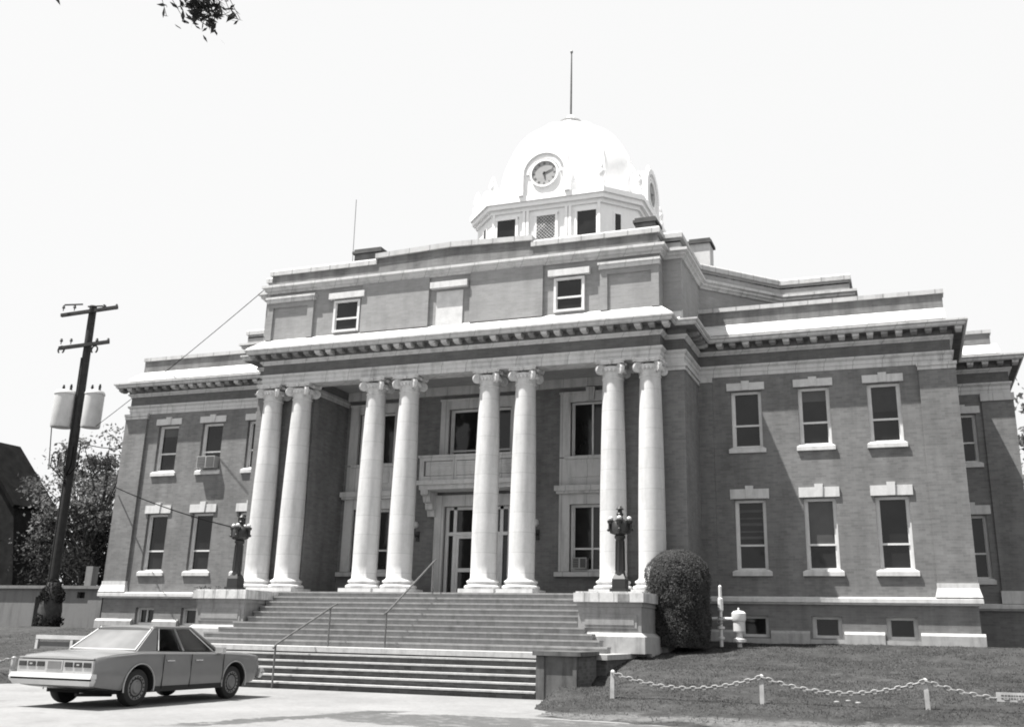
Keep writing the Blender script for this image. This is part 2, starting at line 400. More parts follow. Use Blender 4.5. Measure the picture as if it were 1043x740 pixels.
# --- wings: walls, basement, plinth, water table, pilasters, windows
for s in (-1, 1):
    holes = []
    for c in WIN:
        holes += [(s*c-FR, s*c+FR, .879, 3.097), (s*c-FR, s*c+FR, 4.781, 6.675)]
    a, b_ = sorted((s*7.95, s*XW))
    w = wall_y(a, b_, .0, 8.5, YW, holes, .3)
    # end wall of the wing (returns to the recessed bay)
    w.add([(s*XW,YW,-.1),(s*XW,YR,-.1),(s*XW,YR,8.5),(s*XW,YW,8.5)], [(0,1,2,3) if s > 0 else (3,2,1,0)])
    part(w, 'wing_wall', M['brick'])
    bh = [(s*c-.44, s*c+.44, -1.12, -.48) for c in WIN]
    w = wall_y(a, b_+.06 if s > 0 else b_, -1.7, -.02, YW-.06, bh, .35)
    w.add([(s*(XW+.06),YW-.06,-1.7),(s*(XW+.06),YR,-1.7),(s*(XW+.06),YR,-.02),(s*(XW+.06),YW-.06,-.02)], [(0,1,2,3) if s > 0 else (3,2,1,0)])
    part(w, 'basement_wall', M['brick_base'])
    # plinth stones, broken by the basement windows
    edges = sorted([7.95] + [v for c in WIN for v in (c-.5, c+.5)] + [XW+.17])
    for i in range(0, len(edges), 2):
        pl = MB()
        u, v = sorted((s*edges[i], s*edges[i+1]))
        pl.frus((u, v, YW-.2, YW-.05, -1.75), (u, v, YW-.2, YW-.05, -1.0)); pl.frus((u, v, YW-.2, YW-.05, -1.0), (u, v, YW-.1, YW-.05, -.92))
        part(pl, 'plinth', M['pedestal_base'])
    path = [(-7.95, YW), (-7.95, .45)] if False else None
    pth = [(-XR,14), (-XR,YR), (-XW,YR), (-XW,YW), (-7.95,YW)]
    if s > 0: pth = [(-x, y) for x, y in reversed(pth)]
    part(MB().sweep(pth, [(0,-.14),(.12,-.14),(.15,-.09),(.205,-.075),(.205,.04),(.12,.085),(0,.09)]), 'water_table', M['stone_white'])
    for c in WIN: part(MB().box(s*c-.497, s*c+.497, YW-.17, YW-.05, -1.75, -1.16), 'plinth', M['pedestal_base'])
    # pilasters
    u, v = sorted((s*14.92, s*(XW+.1)))
    pb = MB().box(u, v, YW-.1, YW-.002, .50, 7.0)
    if s > 0: pb.box(XW+.002, XW+.1, YW-.003, YR-.002, .5, 7.0)
    part(pb, 'pilaster', M['brick'])
    u2, v2 = sorted((s*7.952, s*8.42)); part(MB().box(u2, v2, YW-.13, YW-.003, 7.02, 7.2), 'pilaster_cap', M['stone'])
    part(MB().box(u2, v2, YW-.1, YW-.002, .1, 7.02), 'pilaster', M['brick'])
    cb = MB().box(u-.02, v+.02, YW-.13, YW-.003, 7.0, 7.2); cb.box(u-.05, v+.05, YW-.17, YW-.003, 7.12, 7.22)
    part(cb, 'pilaster_cap', M['stone'])
    pb = MB().frus((u-.1, v+.1, YW-.2, YW-.002, .09), (u-.03, v+.03, YW-.13, YW-.002, .36)); pb.box(u-.03, v+.03, YW-.13, YW-.002, .36, .5)
    part(pb, 'pilaster_base', M['stone_white'])
    for i, c in enumerate(WIN):
        has_blind = s > 0 and i == 1
        window(s*c, YW, .879, 3.097, 2*FR, .355, .14, (.31, .62), .62, 'glass_blind' if has_blind else 'glass', slats=(s > 0 and i == 0))
        window(s*c, YW, 4.781, 6.675, 2*FR, .40, .14, (.25, .62), .60, 'glass', key=.06, shade=(.35 if (s, i) in ((1,1),(-1,2)) else .8 if (s, i) == (1,2) else 0))
        window(s*c, YW-.06, -1.12, -.48, .88, .97, .14, None, None, fw=.09, name='basement_window', fm='wood_basement', cross=(s < 0 and i == 2))
    # recessed end bay
    xa, xb = sorted((s*(XW-.2), s*XR)); wc = s*16.32
    holes = [(wc-.45, wc+.45, .88, 3.0), (wc-.45, wc+.45, 4.8, 6.5)]
    w = wall_y(xa, xb, -.1, 8.5, YR, holes, .3)
    w.add([(s*XR,YR,-1.7),(s*XR,14,-1.7),(s*XR,14,8.5),(s*XR,YR,8.5)], [(0,1,2,3) if s > 0 else (3,2,1,0)])
    w.add([(xa,YR-.03,-1.7),(xb,YR-.03,-1.7),(xb,YR-.03,-.1),(xa,YR-.03,-.1)], [(0,1,2,3)])
    part(w, 'end_bay_wall', M['brick'])
    window(wc, YR, .88, 3.0, .9, .40, .14, (.3, .6), .55)
    window(wc, YR, 4.8, 6.5, .9, .42, .14, (.25, .6), .55, key=.05)
    pu, pv = sorted((s*17.0, s*(XR+.08)))
    part(MB().box(pu, pv, YR-.08, YR-.002, .5, 7.0), 'pilaster', M['brick'])
    cb = MB().box(pu-.03, pv+.03, YR-.13, YR-.003, 6.92, 7.18); part(cb, 'pilaster_cap', M['stone'])
    part(MB().box(pu-.04, pv+.04, YR-.16, YR-.003, .09, .5), 'pilaster_base', M['stone_white'])

# --- portico: antae, back wall, floor, ceiling, beam
for s in (-1, 1):
    a, b_ = sorted((s*5.5, s*7.95))
    w = MB().box(a, b_, .45, YW-.003, -1.7, 8.4); part(w, 'anta', M['brick'])
    cb = MB().box(*sorted((s*5.46, s*8.0)), .40, YW-.01, 6.93, 7.19)
    cb.box(*sorted((s*5.43, s*8.05)), .36, YW-.01, 7.05, 7.12); part(cb, 'anta_cap', M['stone'])
part(MB().box(-7.55, 7.55, -.72, .44, -1.9, -.004), 'portico_floor', M['step'])
part(MB().box(-5.48, 5.48, .44, YW+.3, -1.8, -.004), 'porch_slab', M['step'])
part(MB().box(-5.49, 5.49, .30, YW-.004, 7.50, 7.6), 'portico_ceiling', M['ceiling'])
part(MB().box(-7.31, 7.31, -.19, .449, 7.205, 8.4), 'beam', M['stone'])
hb = [(-1.25,1.25,0.0,3.1), (-1.22,1.22,4.3,6.63)]
for s in (-1, 1):
    u, v = sorted((s*3.44, s*4.94)); hb += [(u, v, .85, 3.08), (u, v, 4.70, 6.64)]
part(wall_y(-5.5, 5.5, 0, 7.52, YW, hb, .3), 'porch_wall', M['brick'])
part(MB().box(-5.48, 5.48, YW-.12, YW-.003, 7.17, 7.49), 'inner_architrave', M['stone'])
def surround(x0, x1, z0, z1, t, tt, y=YW, d=.1, m='stone'):   # stone frame round an opening x0..x1
    b = MB().box(x0-t, x0, y-d, y+.05, z0, z1); b.box(x1, x1+t, y-d, y+.05, z0, z1); b.box(x0-t, x1+t, y-d, y+.05, z1, z1+tt)
    b.box(x0-t-.03, x1+t+.03, y-d-.04, y+.05, z1+tt-.07, z1+tt)
    return b
for s in (-1, 1):
    u, v = sorted((s*3.44, s*4.94)); c = s*4.19
    b = surround(u, v, .85, 3.08, .38, .42)
    b.box(u-.5, v+.5, YW-.3, YW+.05, 3.52, 3.7); b.box(u-.45, v+.45, YW-.24, YW+.05, 3.44, 3.52)      # mid ledge
    b.box(u-.38, v+.38, YW-.1, YW+.05, 3.7, 4.66); b.box(u+.1, v-.1, YW-.13, YW+.05, 4.0, 4.45)           # apron panel
    b.box(u-.5, v+.5, YW-.2, YW+.05, .68, .83)
    u2 = MB(); part(b, 'window_surround', M['stone'])
    b = surround(u, v, 4.70, 6.64, .38, .36); b.frus((c-.12,c+.12,YW-.2,YW+.05,6.66),(c-.17,c+.17,YW-.2,YW+.05,7.13)); b.box(u-.2, v+.2, YW-.16, YW+.05, 4.62, 4.72)
    part(b, 'window_surround', M['stone'])
    window(c, YW, .85, 3.08, 1.5, .34, .1, cross=True, fw=.09)
    window(c, YW, 4.70, 6.64, 1.5, .03, .1, cross=True, fw=.06)
b = surround(-1.22, 1.22, 4.3, 6.63, .33, .38); part(b, 'window_surround', M['stone'])
window(0, YW, 4.3, 6.63, 2.44, .35, .1, cross=True)
# balcony on brackets
b = MB().box(-2.0, 2.0, 1.85, YW-.004, 3.78, 3.93); b.box(-1.92, 1.92, 1.95, YW-.005, 3.62, 3.78)
part(b, 'balcony_slab', M['stone_white'])
b = MB().box(-1.93, 1.93, 1.93, 2.05, 3.93, 4.08); b.box(-1.93, 1.93, 1.93, 2.05, 4.62, 4.8); b.box(-1.98, 1.98, 1.89, 2.09, 4.74, 4.82)
for x in (-1.93, -.66, .50, 1.77): b.box(x, x+.16, 1.94, 2.04, 4.08, 4.62)
b.box(-1.7, 1.7, 1.97, 2.03, 4.1, 4.6)
for x in (-1.15, 0, 1.15): b.box(x-.42, x+.42, 1.945, 1.98, 4.2, 4.26); b.box(x-.42, x+.42, 1.945, 1.98, 4.44, 4.5)
for s in (-1, 1): b.box(*sorted((s*1.93, s*1.81)), 2.05, YW-.006, 3.93, 4.8)
part(b, 'balustrade', M['stone'])
for s in (-1, 1):
    pr = [(YW,2.75),(YW-.18,2.75),(YW-.24,2.95),(YW-.38,2.98),(YW-.42,3.18),(YW-.58,3.22),(YW-.64,3.42),(YW-.82,3.46),(YW-.84,3.615),(YW,3.615)]
    part(MB().prism_x(pr, s*1.72-.14, s*1.72+.14), 'balcony_bracket', M['stone'])
# doors
b = MB().box(-1.62, -1.26, YW-.1, YW+.05, 0, 3.3); b.box(1.26, 1.62, YW-.1, YW+.05, 0, 3.3); b.box(-1.62, 1.62, YW-.12, YW+.05, 3.105, 3.5)
part(b, 'door_surround', M['stone'])
b = MB()
for x in (-1.25, -.95, .83, 1.13): b.box(x, x+.12, YW+.1, YW+.22, .004, 3.1)
b.box(-1.13, 1.13, YW+.1, YW+.22, 3.0, 3.1); b.box(-1.13, 1.13, YW+.09, YW+.23, 2.1, 2.22); b.box(-.83, .83, YW+.12, YW+.2, .0, .12)
b.box(-.06, .06, YW+.12, YW+.2, .1, 2.1)
for s in (-1, 1): b.box(*sorted((s*.83, s*.73)), YW+.12, YW+.2, .1, 2.1); b.box(*sorted((s*.73,s*.06)), YW+.12, YW+.2, 2.0, 2.1); b.box(*sorted((s*.73,s*.06)), YW+.12, YW+.2, .85, .98)
DO = part(b, 'entrance_door', M['wood'])
sub(MB().box(-1.2, 1.2, YW+.155, YW+.17, .01, 3.05), 'pane', M['glass'], DO)
h = MB().tube([(.12,YW+.06,.95),(.12,YW+.06,1.25)], .015); h.tube([(-.12,YW+.06,.95),(-.12,YW+.06,1.25)], .015)
for x in (-.12,.12):
    for z in (.98,1.22): h.tube([(x,YW+.06,z),(x,YW+.13,z)], .01)
sub(h, 'door_handle', M['chrome'], DO)
for s in (-1, 1):     # wall lanterns beside the doors
    x = s*2.28
    b = MB().box(x-.06, x+.06, YW-.05, YW-.003, 1.9, 2.25); b.tube([(x,YW-.04,2.1),(x,YW-.2,2.05),(x,YW-.28,2.2),(x,YW-.28,2.36)], .025)
    o = part(b, 'wall_lantern', M['iron'], smooth=40)
    sub(MB().ball((x,YW-.28,2.46), .13), 'globe', M['globe'], o, 60)

# --- columns
def capital(cx):
    b = MB()
    b.lathe([(.33,6.60),(.355,6.62),(.355,6.645),(.325,6.66),(.34,6.80),(.40,6.92),(.40,6.99),(.30,7.02)], cx, 0, 32)
    ab = []
    for k in range(4):
        for j in range(-4, 5):
            t = j/4; a0 = k*PI/2; dd = .445-.075*(1-t*t); tt = t*.47
            if abs(j) == 4: dd = .47; tt = t*.40
            ab.append((cx+math.cos(a0)*dd-math.sin(a0)*tt, math.sin(a0)*dd+math.cos(a0)*tt))
    b.prism(ab, 7.07, 7.13); b.prism([(cx+(x-cx)*1.05, y*1.05) for x, y in ab], 7.13, 7.2)
    for k in range(4):
        a = PI/4+k*PI/2; d = Vector((math.cos(a), math.sin(a), 0)); t = Vector((-d.y, d.x, 0))
        c = Vector((cx, 0, 6.90))+d*.46
        b.disc(c, t, .165, .11, 22)
        for sg in (-1, 1):      # rolled spiral on both cheeks of each corner scroll
            sp = []
            for q in range(34):
                th = q*.42; rr = .15*(1-q/36); sp.append(c+t*sg*.058+(d*math.cos(th)+Vector((0,0,1))*math.sin(th))*rr)
            b.tube(sp, .018, 5)
        b.ball(tuple(c+t*.06), .035, 8); b.ball(tuple(c-t*.06), .035, 8)
        p1 = c+Vector((0,0,.13))-d*.02; p0 = Vector((cx,0,7.03))+d*.28
        b.tube([p0, (p0+p1)/2+Vector((0,0,.012)), p1], .055, 8)
    for k in range(4):          # egg band, flower and hanging husks on each face
        a = k*PI/2; d = Vector((math.cos(a), math.sin(a), 0)); t = Vector((-d.y, d.x, 0))
        b.ball(tuple(Vector((cx,0,7.12))+d*.40), .07, 10)
        for j in (-1,0,1): b.ball(tuple(Vector((cx,0,6.88))+Vector((math.cos(a+j*.32), math.sin(a+j*.32),0))*.385), .05, 8, 1.4)
        for sg in (-1,1):
            for q in range(3): b.ball(tuple(Vector((cx,0,6.83-.045*q))+(d*.30+t*sg*.24).normalized()*(.365-.01*q)), .04-.007*q, 8)
    return b
for cx in (-6.956,-5.745,-2.766,-1.49,1.49,2.766,5.745,6.956):
    pr = []
    for i in range(15):
        t = i/14; z = .42+t*(6.62-.42); r = .415-.085*(max(0,t-.25)/.75)**1.5; pr.append((r, z))
    pr = [(.455,.40),(.44,.44)] + [(r, max(z,.47)) for r, z in pr]
    sh = part(MB().lathe(pr, cx, 0, 40), 'column', M['column'], smooth=50)
    b = MB().box(cx-.60, cx+.60, -.60, .60, 0, .13)
    b.lathe([(.57,.131),(.60,.17),(.60,.21),(.56,.245),(.50,.26),(.49,.30),(.52,.32),(.535,.35),(.52,.385),(.47,.41)], cx, 0, 40)
    sub(b, 'column_base', M['stone_white'], sh, 40)
    sub(capital(cx), 'capital', M['stone_white'], sh, 35)

# --- entablature: architrave, frieze, cornice with brackets, sloping metal
part(MB().sweep(PATH, [(0,7.2),(.012,7.2),(.012,7.33),(.03,7.335),(.03,7.46),(.06,7.48),(.10,7.53),(.10,7.58),(0,7.585)]), 'architrave', M['stone'])
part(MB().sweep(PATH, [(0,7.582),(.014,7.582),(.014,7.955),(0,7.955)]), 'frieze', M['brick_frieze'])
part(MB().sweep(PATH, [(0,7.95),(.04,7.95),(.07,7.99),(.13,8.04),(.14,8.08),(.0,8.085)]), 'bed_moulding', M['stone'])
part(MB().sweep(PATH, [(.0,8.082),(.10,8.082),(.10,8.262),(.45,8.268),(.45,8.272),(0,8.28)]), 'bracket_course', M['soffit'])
CO = part(MB().sweep(PATH, [(0,8.275),(.46,8.275),(.46,8.30),(.5,8.31),(.5,8.38),(.53,8.385),(.57,8.42),(.57,8.47),(.2,8.5),(0,8.5)]), 'cornice', M['stone'])
bm_ = MB().box(-.10, .10, -.27, .04, .055, .14); bm_.frus((-.08,.08,-.16,.04,.01),(-.10,.10,-.25,.04,.055)); bm_.box(-.115,.115,-.29,.04,.12,.14)
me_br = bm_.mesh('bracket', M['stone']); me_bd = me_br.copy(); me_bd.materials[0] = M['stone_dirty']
rb_ = random.Random(5)
def bracket(x, y, rz=0):
    o = link('bracket', me_br if rb_.random() < .55 else me_bd, CO); o.location = (x, y, 8.12+1.3); o.rotation_euler = (0,0,rz)
def brackets(x0, x1, y, step):
    n = max(1, round((x1-x0)/step)); d = (x1-x0)/n
    for i in range(n+1): bracket(x0+i*d, y-.142)
brackets(-7.6, 7.6, -.215, .45)
for s in (-1, 1):
    a, b_ = sorted((s*8.75, s*16.2)); brackets(a, b_, YW, .45)
    a, b_ = sorted((s*16.75, s*18.2)); brackets(a, b_, YR, .45)
for y in (.9, 1.4, 1.9, 2.35): bracket(7.95+.142, y, PI/2)
# metal-covered slopes behind the cornice and the low parapets of the wings
part(MB().sweep(PATH[5:11], [(.53,8.471),(.53,8.49),(.02,8.93),(-.05,8.5)]), 'roof_flashing', M['flashing'])
part(MB().sweep(PATH, [(.52,8.472),(.52,8.482),(-.3,8.54),(-.3,8.472)]), 'cornice_top', M['stone_dirty'])
for s in (-1, 1):
    a, b_ = sorted((s*7.9, s*15.86)); ra, rb = sorted((s*8.4, s*15.9))
    f = MB().prism_x([(YW-.42,8.54),(YW-.40,8.66),(YW+.42,9.15),(YW+.42,8.53)], a, b_)
    part(f, 'roof_flashing', M['flashing'])
    f = MB().prism_x([(YR-.40,8.54),(YR-.38,8.62),(YR+.5,9.12),(YR+.5,8.53)], *sorted((s*15.99, s*17.75)))
    part(f, 'roof_flashing', M['flashing'])
    part(MB().box(a, b_, YW+.4, YW+.8, 9.12, 9.62), 'parapet', M['brick_parapet'])
    part(MB().box(*sorted((s*15.88, s*17.55)), YR+.45, YR+.8, 9.1, 9.52), 'parapet', M['brick_parapet'])
    part(MB().box(a-.03, b_+.05, YW+.34, YW+.86, 9.62, 9.76), 'parapet_coping', M['coping'])
    part(MB().box(*sorted((s*15.95, s*17.6)), YR+.4, YR+.85, 9.52, 9.64), 'parapet_coping', M['coping'])
    part(MB().box(*sorted((s*7.8, s*15.8)), YW+.8, 14, 8.6, 9.15), 'flat_roof', M['roof_dark'])
    part(MB().box(*sorted((s*15.81, s*17.5)), YR+.8, 13.9, 8.6, 9.12), 'flat_roof', M['roof_dark'])

# --- attic storey
AP = [(-12.93,14),(-12.93,6.1),(-10.47,6.1),(-7.94,3.48),(-7.94,.36),(-7.34,.36),(-7.34,-.27)]
AP = AP + [(-x, y) for x, y in reversed(AP)]
part(MB().sweep(AP, [(0,8.55),(0,11.42)], False), 'attic_wall', M['brick_attic'])
part(MB().prism(AP, 11.25, 11.3), 'attic_roof', M['roof_dark'])
part(MB().sweep(AP, [(0,10.66),(.06,10.66),(.1,10.72),(.17,10.76),(.17,10.83),(.26,10.87),(.26,10.96),(0,11.0)]), 'attic_cornice', M['stone'])
CPr = [(-.3,11.40),(.07,11.40),(.07,11.56),(.03,11.62),(-.3,11.63)]
L_ = AP[:7]; 
part(MB().sweep(AP[:7]+[(-2.95,-.27)], CPr), 'attic_coping', M['coping'])
part(MB().sweep([(2.95,-.27)]+AP[7:], CPr), 'attic_coping', M['coping'])
# raised shallow gable in the middle of the parapet
part(MB().prism_y([(-2.94,11.405),(2.94,11.405),(2.94,11.62),(0,11.72),(-2.94,11.62)], -.262, .03), 'gable_parapet', M['brick_parapet'])
g = MB()
for s in (-1, 1):
    q = [(0,11.722),(s*3.0,11.622),(s*3.0,11.80),(0,11.91)]
    if s < 0: q = q[::-1]
    g.prism_y(q, -.36, .08)
part(g, 'gable_coping', M['coping'])
part(MB().box(-7.33, 7.33, -.278, -.271, 11.0, 11.4).box(-2.9, 2.9, -.283, -.279, 11.01, 11.399), 'attic_parapet_face', M['brick_parapet'])
yA = -.27
for s, cx in ((-1, -4.02), (1, 4.34)):
    b = MB().box(*sorted((s*.78, s*3.42)), yA-.1, yA-.002, 8.88, 10.655); part(b, 'raised_panel', M['brick_attic'])
    a, b_ = sorted((s*5.4, s*7.36))
    b = MB().box(a, a+.25, yA-.09, yA-.003, 8.88, 10.3); b.box(b_-.25, b_, yA-.09, yA-.003, 8.88, 10.3); b.box(a+.25, b_-.25, yA-.09, yA-.003, 10.1, 10.3)
    b.box(a+.25, b_-.25, yA-.03, yA-.004, 8.88, 10.1)
    part(b, 'corner_pier', M['brick_attic'])
    part(MB().box(a-.03, b_+.04, yA-.15, yA-.003, 10.28, 10.5).box(a-.06, b_+.07, yA-.19, yA-.003, 10.42, 10.5), 'pier_cap', M['stone'])
    w = window(cx, yA-.12, 8.96, 10.14, 1.06, .42, .03, None, None, fw=.08)
    sub(MB().box(cx-.72, cx+.72, yA-.17, yA-.003, 10.2, 10.42), 'lintel', M['stone_white'], w)
b = MB().box(-.5, .5, yA-.04, yA-.003, 8.88, 10.1)
w = part(b, 'blind_window', M['white_paint'])
sub(MB().box(-.7, .7, yA-.2, yA-.003, 10.2, 10.42), 'lintel', M['stone_white'], w)

# --- drum, clock gables, dome, flagpole
DC = 12.75
OCT = [(-2.8,9),(2.8,9),(4.27,10.5),(4.27,15),(2.8,16.5),(-2.8,16.5),(-4.27,15),(-4.27,10.5)]
def octo(d):
    r = []
    for x, y in OCT:
        r.append((x*(1-d/3.4), DC+(y-DC)*(1-d/3.4)))
    return r
part(MB().prism(octo(.28), 11.28, 17.3), 'drum', M['dome'])
b = MB().prism(octo(.2), 17.2, 17.38); b.prism(octo(.08), 17.38, 17.6); b.prism(octo(0), 17.6, 17.84); b.prism(octo(.3), 17.84, 18.0); b.prism(octo(.2), 15.3, 15.5)
part(b, 'drum_cornice', M['dome'])
yD = DC+(9-DC)*(1-.28/3.4)
for cx in (-1.88, .03, 1.95):
    b = MB().box(cx-.56, cx-.44, yD-.07, yD-.002, 15.6, 17.0); b.box(cx+.44, cx+.56, yD-.07, yD-.002, 15.6, 17.0); b.box(cx-.56, cx+.56, yD-.08, yD-.002, 16.88, 17.02); b.box(cx-.6, cx+.6, yD-.1, yD-.002, 15.5, 15.62)
    o = part(b, 'drum_window', M['dome'])
    sub(MB().box(cx-.44, cx+.44, yD-.03, yD-.004, 15.62, 16.88), 'pane', M['lattice'] if abs(cx) < .5 else M['glass'], o)
    if abs(cx) < .5:
        la = MB()
        for k in range(-7, 12):
            for sg in (-1, 1):
                x0 = cx-.44 if sg > 0 else cx+.44; z0 = 15.62+k*.16
                p, q = (x0, z0), (x0+sg*.88, z0+.88)
                t0 = max(0, (15.62-z0)/.88); t1 = min(1, (16.88-z0)/.88)
                if t1 > t0: la.tube([(p[0]+(q[0]-p[0])*t0, yD-.045, z0+.88*t0), (p[0]+(q[0]-p[0])*t1, yD-.045, z0+.88*t1)], .016, 5)
        sub(la, 'lattice', M['white_paint'], o)
for x in (-1.02, -.85, 1.0, 1.17, -2.5, 2.52):
    part(MB().box(x-.06, x+.06, yD-.09, yD-.002, 15.5, 17.2), 'drum_pilaster', M['dome'])
for s in (-1, 1):
    p, q = Vector(octo(.28)[1]), Vector(octo(.28)[2]); mid = p+(q-p)*.45; n = Vector((q-p).normalized()); n = Vector((n.y, -n.x))
    ang = math.atan2(n.y, n.x)
    b = MB().box(-.03, .05, -.22, .22, 15.6, 16.9); b.xf(Matrix.Translation((s*mid.x, mid.y, 0)) @ Matrix.Rotation(ang if s > 0 else PI-ang, 4, 'Z'))
    o = part(b, 'drum_window', M['dome'])
    b = MB().box(.05, .06, -.14, .14, 15.7, 16.8); b.xf(Matrix.Translation((s*mid.x, mid.y, 0)) @ Matrix.Rotation(ang if s > 0 else PI-ang, 4, 'Z'))
    sub(b, 'pane', M['glass'], o)
def dormer(rot, rad, clock=True):
    """arched clock gable, modelled facing -y at local origin and turned about the dome's axis"""
    T = Matrix.Translation((0, DC, 0)) @ Matrix.Rotation(rot, 4, 'Z') @ Matrix.Translation((0, -rad, 0))
    def arch(r, z0, zc, y0, y1):
        return MB().prism_y([(r,z0)]+[(r*math.cos(a*PI/20), zc+r*math.sin(a*PI/20)) for a in range(21)]+[(-r,z0)], y0, y1)
    b = arch(1.15, 17.85, 18.85, 0, 1.6)
    pr = []
    for r0, r1, y0 in ((.98,1.22,-.12),(.74,.84,-.07),(.60,.68,-.08)):
        n = 28; vs = []; full = r0 < .7
        ks = range(n+1)
        for k in ks:
            a = 2*PI*k/n if full else PI*k/n
            c, s_ = math.cos(a), math.sin(a)
            vs += [(r0*c,y0,18.85+r0*s_),(r1*c,y0,18.85+r1*s_),(r1*c,.02,18.85+r1*s_),(r0*c,.02,18.85+r0*s_)]
        b.add(vs, [(4*k+j, 4*k+(j+1)%4, 4*k+4+(j+1)%4, 4*k+4+j) for k in range(n) for j in range(4)])
    for s in (-1,1): b.box(*sorted((s*.98,s*1.22)), -.12, .02, 17.85, 18.85)
    b.lathe([(.16,20.05),(.18,20.1),(.09,20.16),(.1,20.28),(.03,20.42)], 0, .12, 12)
    o = part(b.xf(T), 'clock_gable', M['dome'], smooth=35)
    f = MB().disc((0,-.015,18.85), (0,1,0), .6, .03, 36); f.xf(T); sub(f, 'clock_face', M['clock'], o)
    hd = MB()
    for ang, L, w in ((R(68), .46, .035), (R(172), .30, .05)):
        hb_ = MB().add([(-w,-.05,-.08),(w,-.05,-.08),(w*.4,-.05,L),(-w*.4,-.05,L),(-w,-.04,-.08),(w,-.04,-.08),(w*.4,-.04,L),(-w*.4,-.04,L)], [(0,1,2,3),(7,6,5,4),(0,4,5,1),(1,5,6,2),(2,6,7,3),(3,7,4,0)])
        q = MB(); q.add([(-w,-.05,-.08),(w,-.05,-.08),(w*.4,-.05,L),(-w*.4,-.05,L),(-w,-.04,-.08),(w,-.04,-.08),(w*.4,-.04,L),(-w*.4,-.04,L)], [(0,1,2,3),(7,6,5,4),(0,4,5,1),(1,5,6,2),(2,6,7,3),(3,7,4,0)])
        q.xf(Matrix.Translation((0,0,18.85)) @ Matrix.Rotation(ang, 4, 'Y')); hd.add(q.v, q.f)
    hd.xf(T); sub(hd, 'clock_hands', M['ink'], o)
    nm = MB()
    ROM = ('XII','I','II','III','IV','V','VI','VII','VIII','IX','X','XI')
    for k, tx in enumerate(ROM):
        q = MB(); wd = {'I':.028,'V':.06,'X':.06}; tot = sum(wd[c] for c in tx); x = -tot/2
        def stroke(x0, z0, x1, z1):
            d = Vector((x1-x0,0,z1-z0)).normalized(); nn = Vector((d.z,0,-d.x))*.008
            q.add([(x0-nn.x,-.034,z0-nn.z),(x0+nn.x,-.034,z0+nn.z),(x1+nn.x,-.034,z1+nn.z),(x1-nn.x,-.034,z1-nn.z)], [(0,1,2,3)])
        for c in tx:
            w_ = wd[c]; m_ = x+w_/2
            if c == 'I': stroke(m_, -.055, m_, .055)
            if c == 'V': stroke(x+.008, .055, m_, -.055); stroke(x+w_-.008, .055, m_, -.055)
            if c == 'X': stroke(x+.006, .055, x+w_-.006, -.055); stroke(x+w_-.006, .055, x+.006, -.055)
            x += w_
        q.xf(Matrix.Translation((0,0,18.85)) @ Matrix.Rotation(2*PI*k/12, 4, 'Y') @ Matrix.Translation((0,0,.49))); nm.add(q.v, q.f)
    nm.xf(T); sub(nm, 'clock_numerals', M['ink'], o)
dormer(0, 3.72); dormer(PI/2, 4.05); dormer(-PI/2, 4.05)
b = MB().lathe([(3.5,17.95),(3.5,18.5),(3.35,18.6),(3.3,18.9)]+[(3.3*math.cos(a*PI/36)**.9, 18.9+4.1*math.sin(a*PI/36)) for a in range(1,17)]+[(.75,23.0)], 0, DC, 48, 1.05, 1.0)
part(b, 'dome', M['dome'], smooth=40)
for k in range(12):
    a = 2*PI*(k+.5)/12
    pts = [(3.32*math.cos(a)*1.05*math.cos(q*PI/36)**.9, DC+3.32*math.sin(a)*math.cos(q*PI/36)**.9, 18.9+4.12*math.sin(q*PI/36)) for q in range(0,17)]
    part(MB().tube(pts, .035, 6), 'dome_rib', M['dome'], smooth=60)
b = MB().lathe([(.78,22.9),(.82,23.0),(.6,23.08),(.5,23.3),(.55,23.36),(.3,23.5),(.12,23.75)], 0, DC, 20)
part(b, 'dome_lantern', M['stone'], smooth=40)
part(MB().lathe([(.055,23.6),(.05,25.5),(.035,27.2),(.035,27.3),(.07,27.36),(.07,27.42),(.02,27.48)], 0, DC, 10), 'flagpole', M['pipe'], smooth=50)
for x, y in OCT:
    X_, Y_ = x*.93, DC+(y-DC)*.93
    part(MB().box(X_-.16,X_+.16,Y_-.16,Y_+.16,17.98,18.3).lathe([(.1,18.3),(.17,18.5),(.19,18.7),(.12,18.82),(.14,18.88),(.03,19.15)], X_, Y_, 14), 'urn', M['dome'], smooth=45)
# chimneys and lightning rod on the roofs
for x0, x1, y0, y1, z1 in ((-6.5,-5.3,4.0,4.9,14.02), (5.5, 6.25, 4.0, 4.8, 13.92), (6.95, 7.75, 7.0, 7.8, 14.05)):
    c = part(MB().box(x0, x1, y0, y1, 11.2, z1-.25), 'chimney', M['brick_parapet'] if x1 < 7 else M['stone_white'])
    sub(MB().box(x0-.08, x1+.08, y0-.08, y1+.08, z1-.25, z1-.14).box(x0-.02, x1+.02, y0-.02, y1+.02, z1-.14, z1-.04), 'chimney_cap', M['chimney_cap'], c)
part(MB().tube([(-7.75,6,11.3),(-7.85,6,17.3)], .014, 6), 'lightning_rod', M['pipe'])
# rear of the building (never seen from the street, closes the volume)
part(MB().box(-XR, XR, 13.99, 22, -1.7, 9.0).box(-12.9, 12.9, 13.99, 21.5, 9.01, 11.3), 'rear_block', M['brick'])

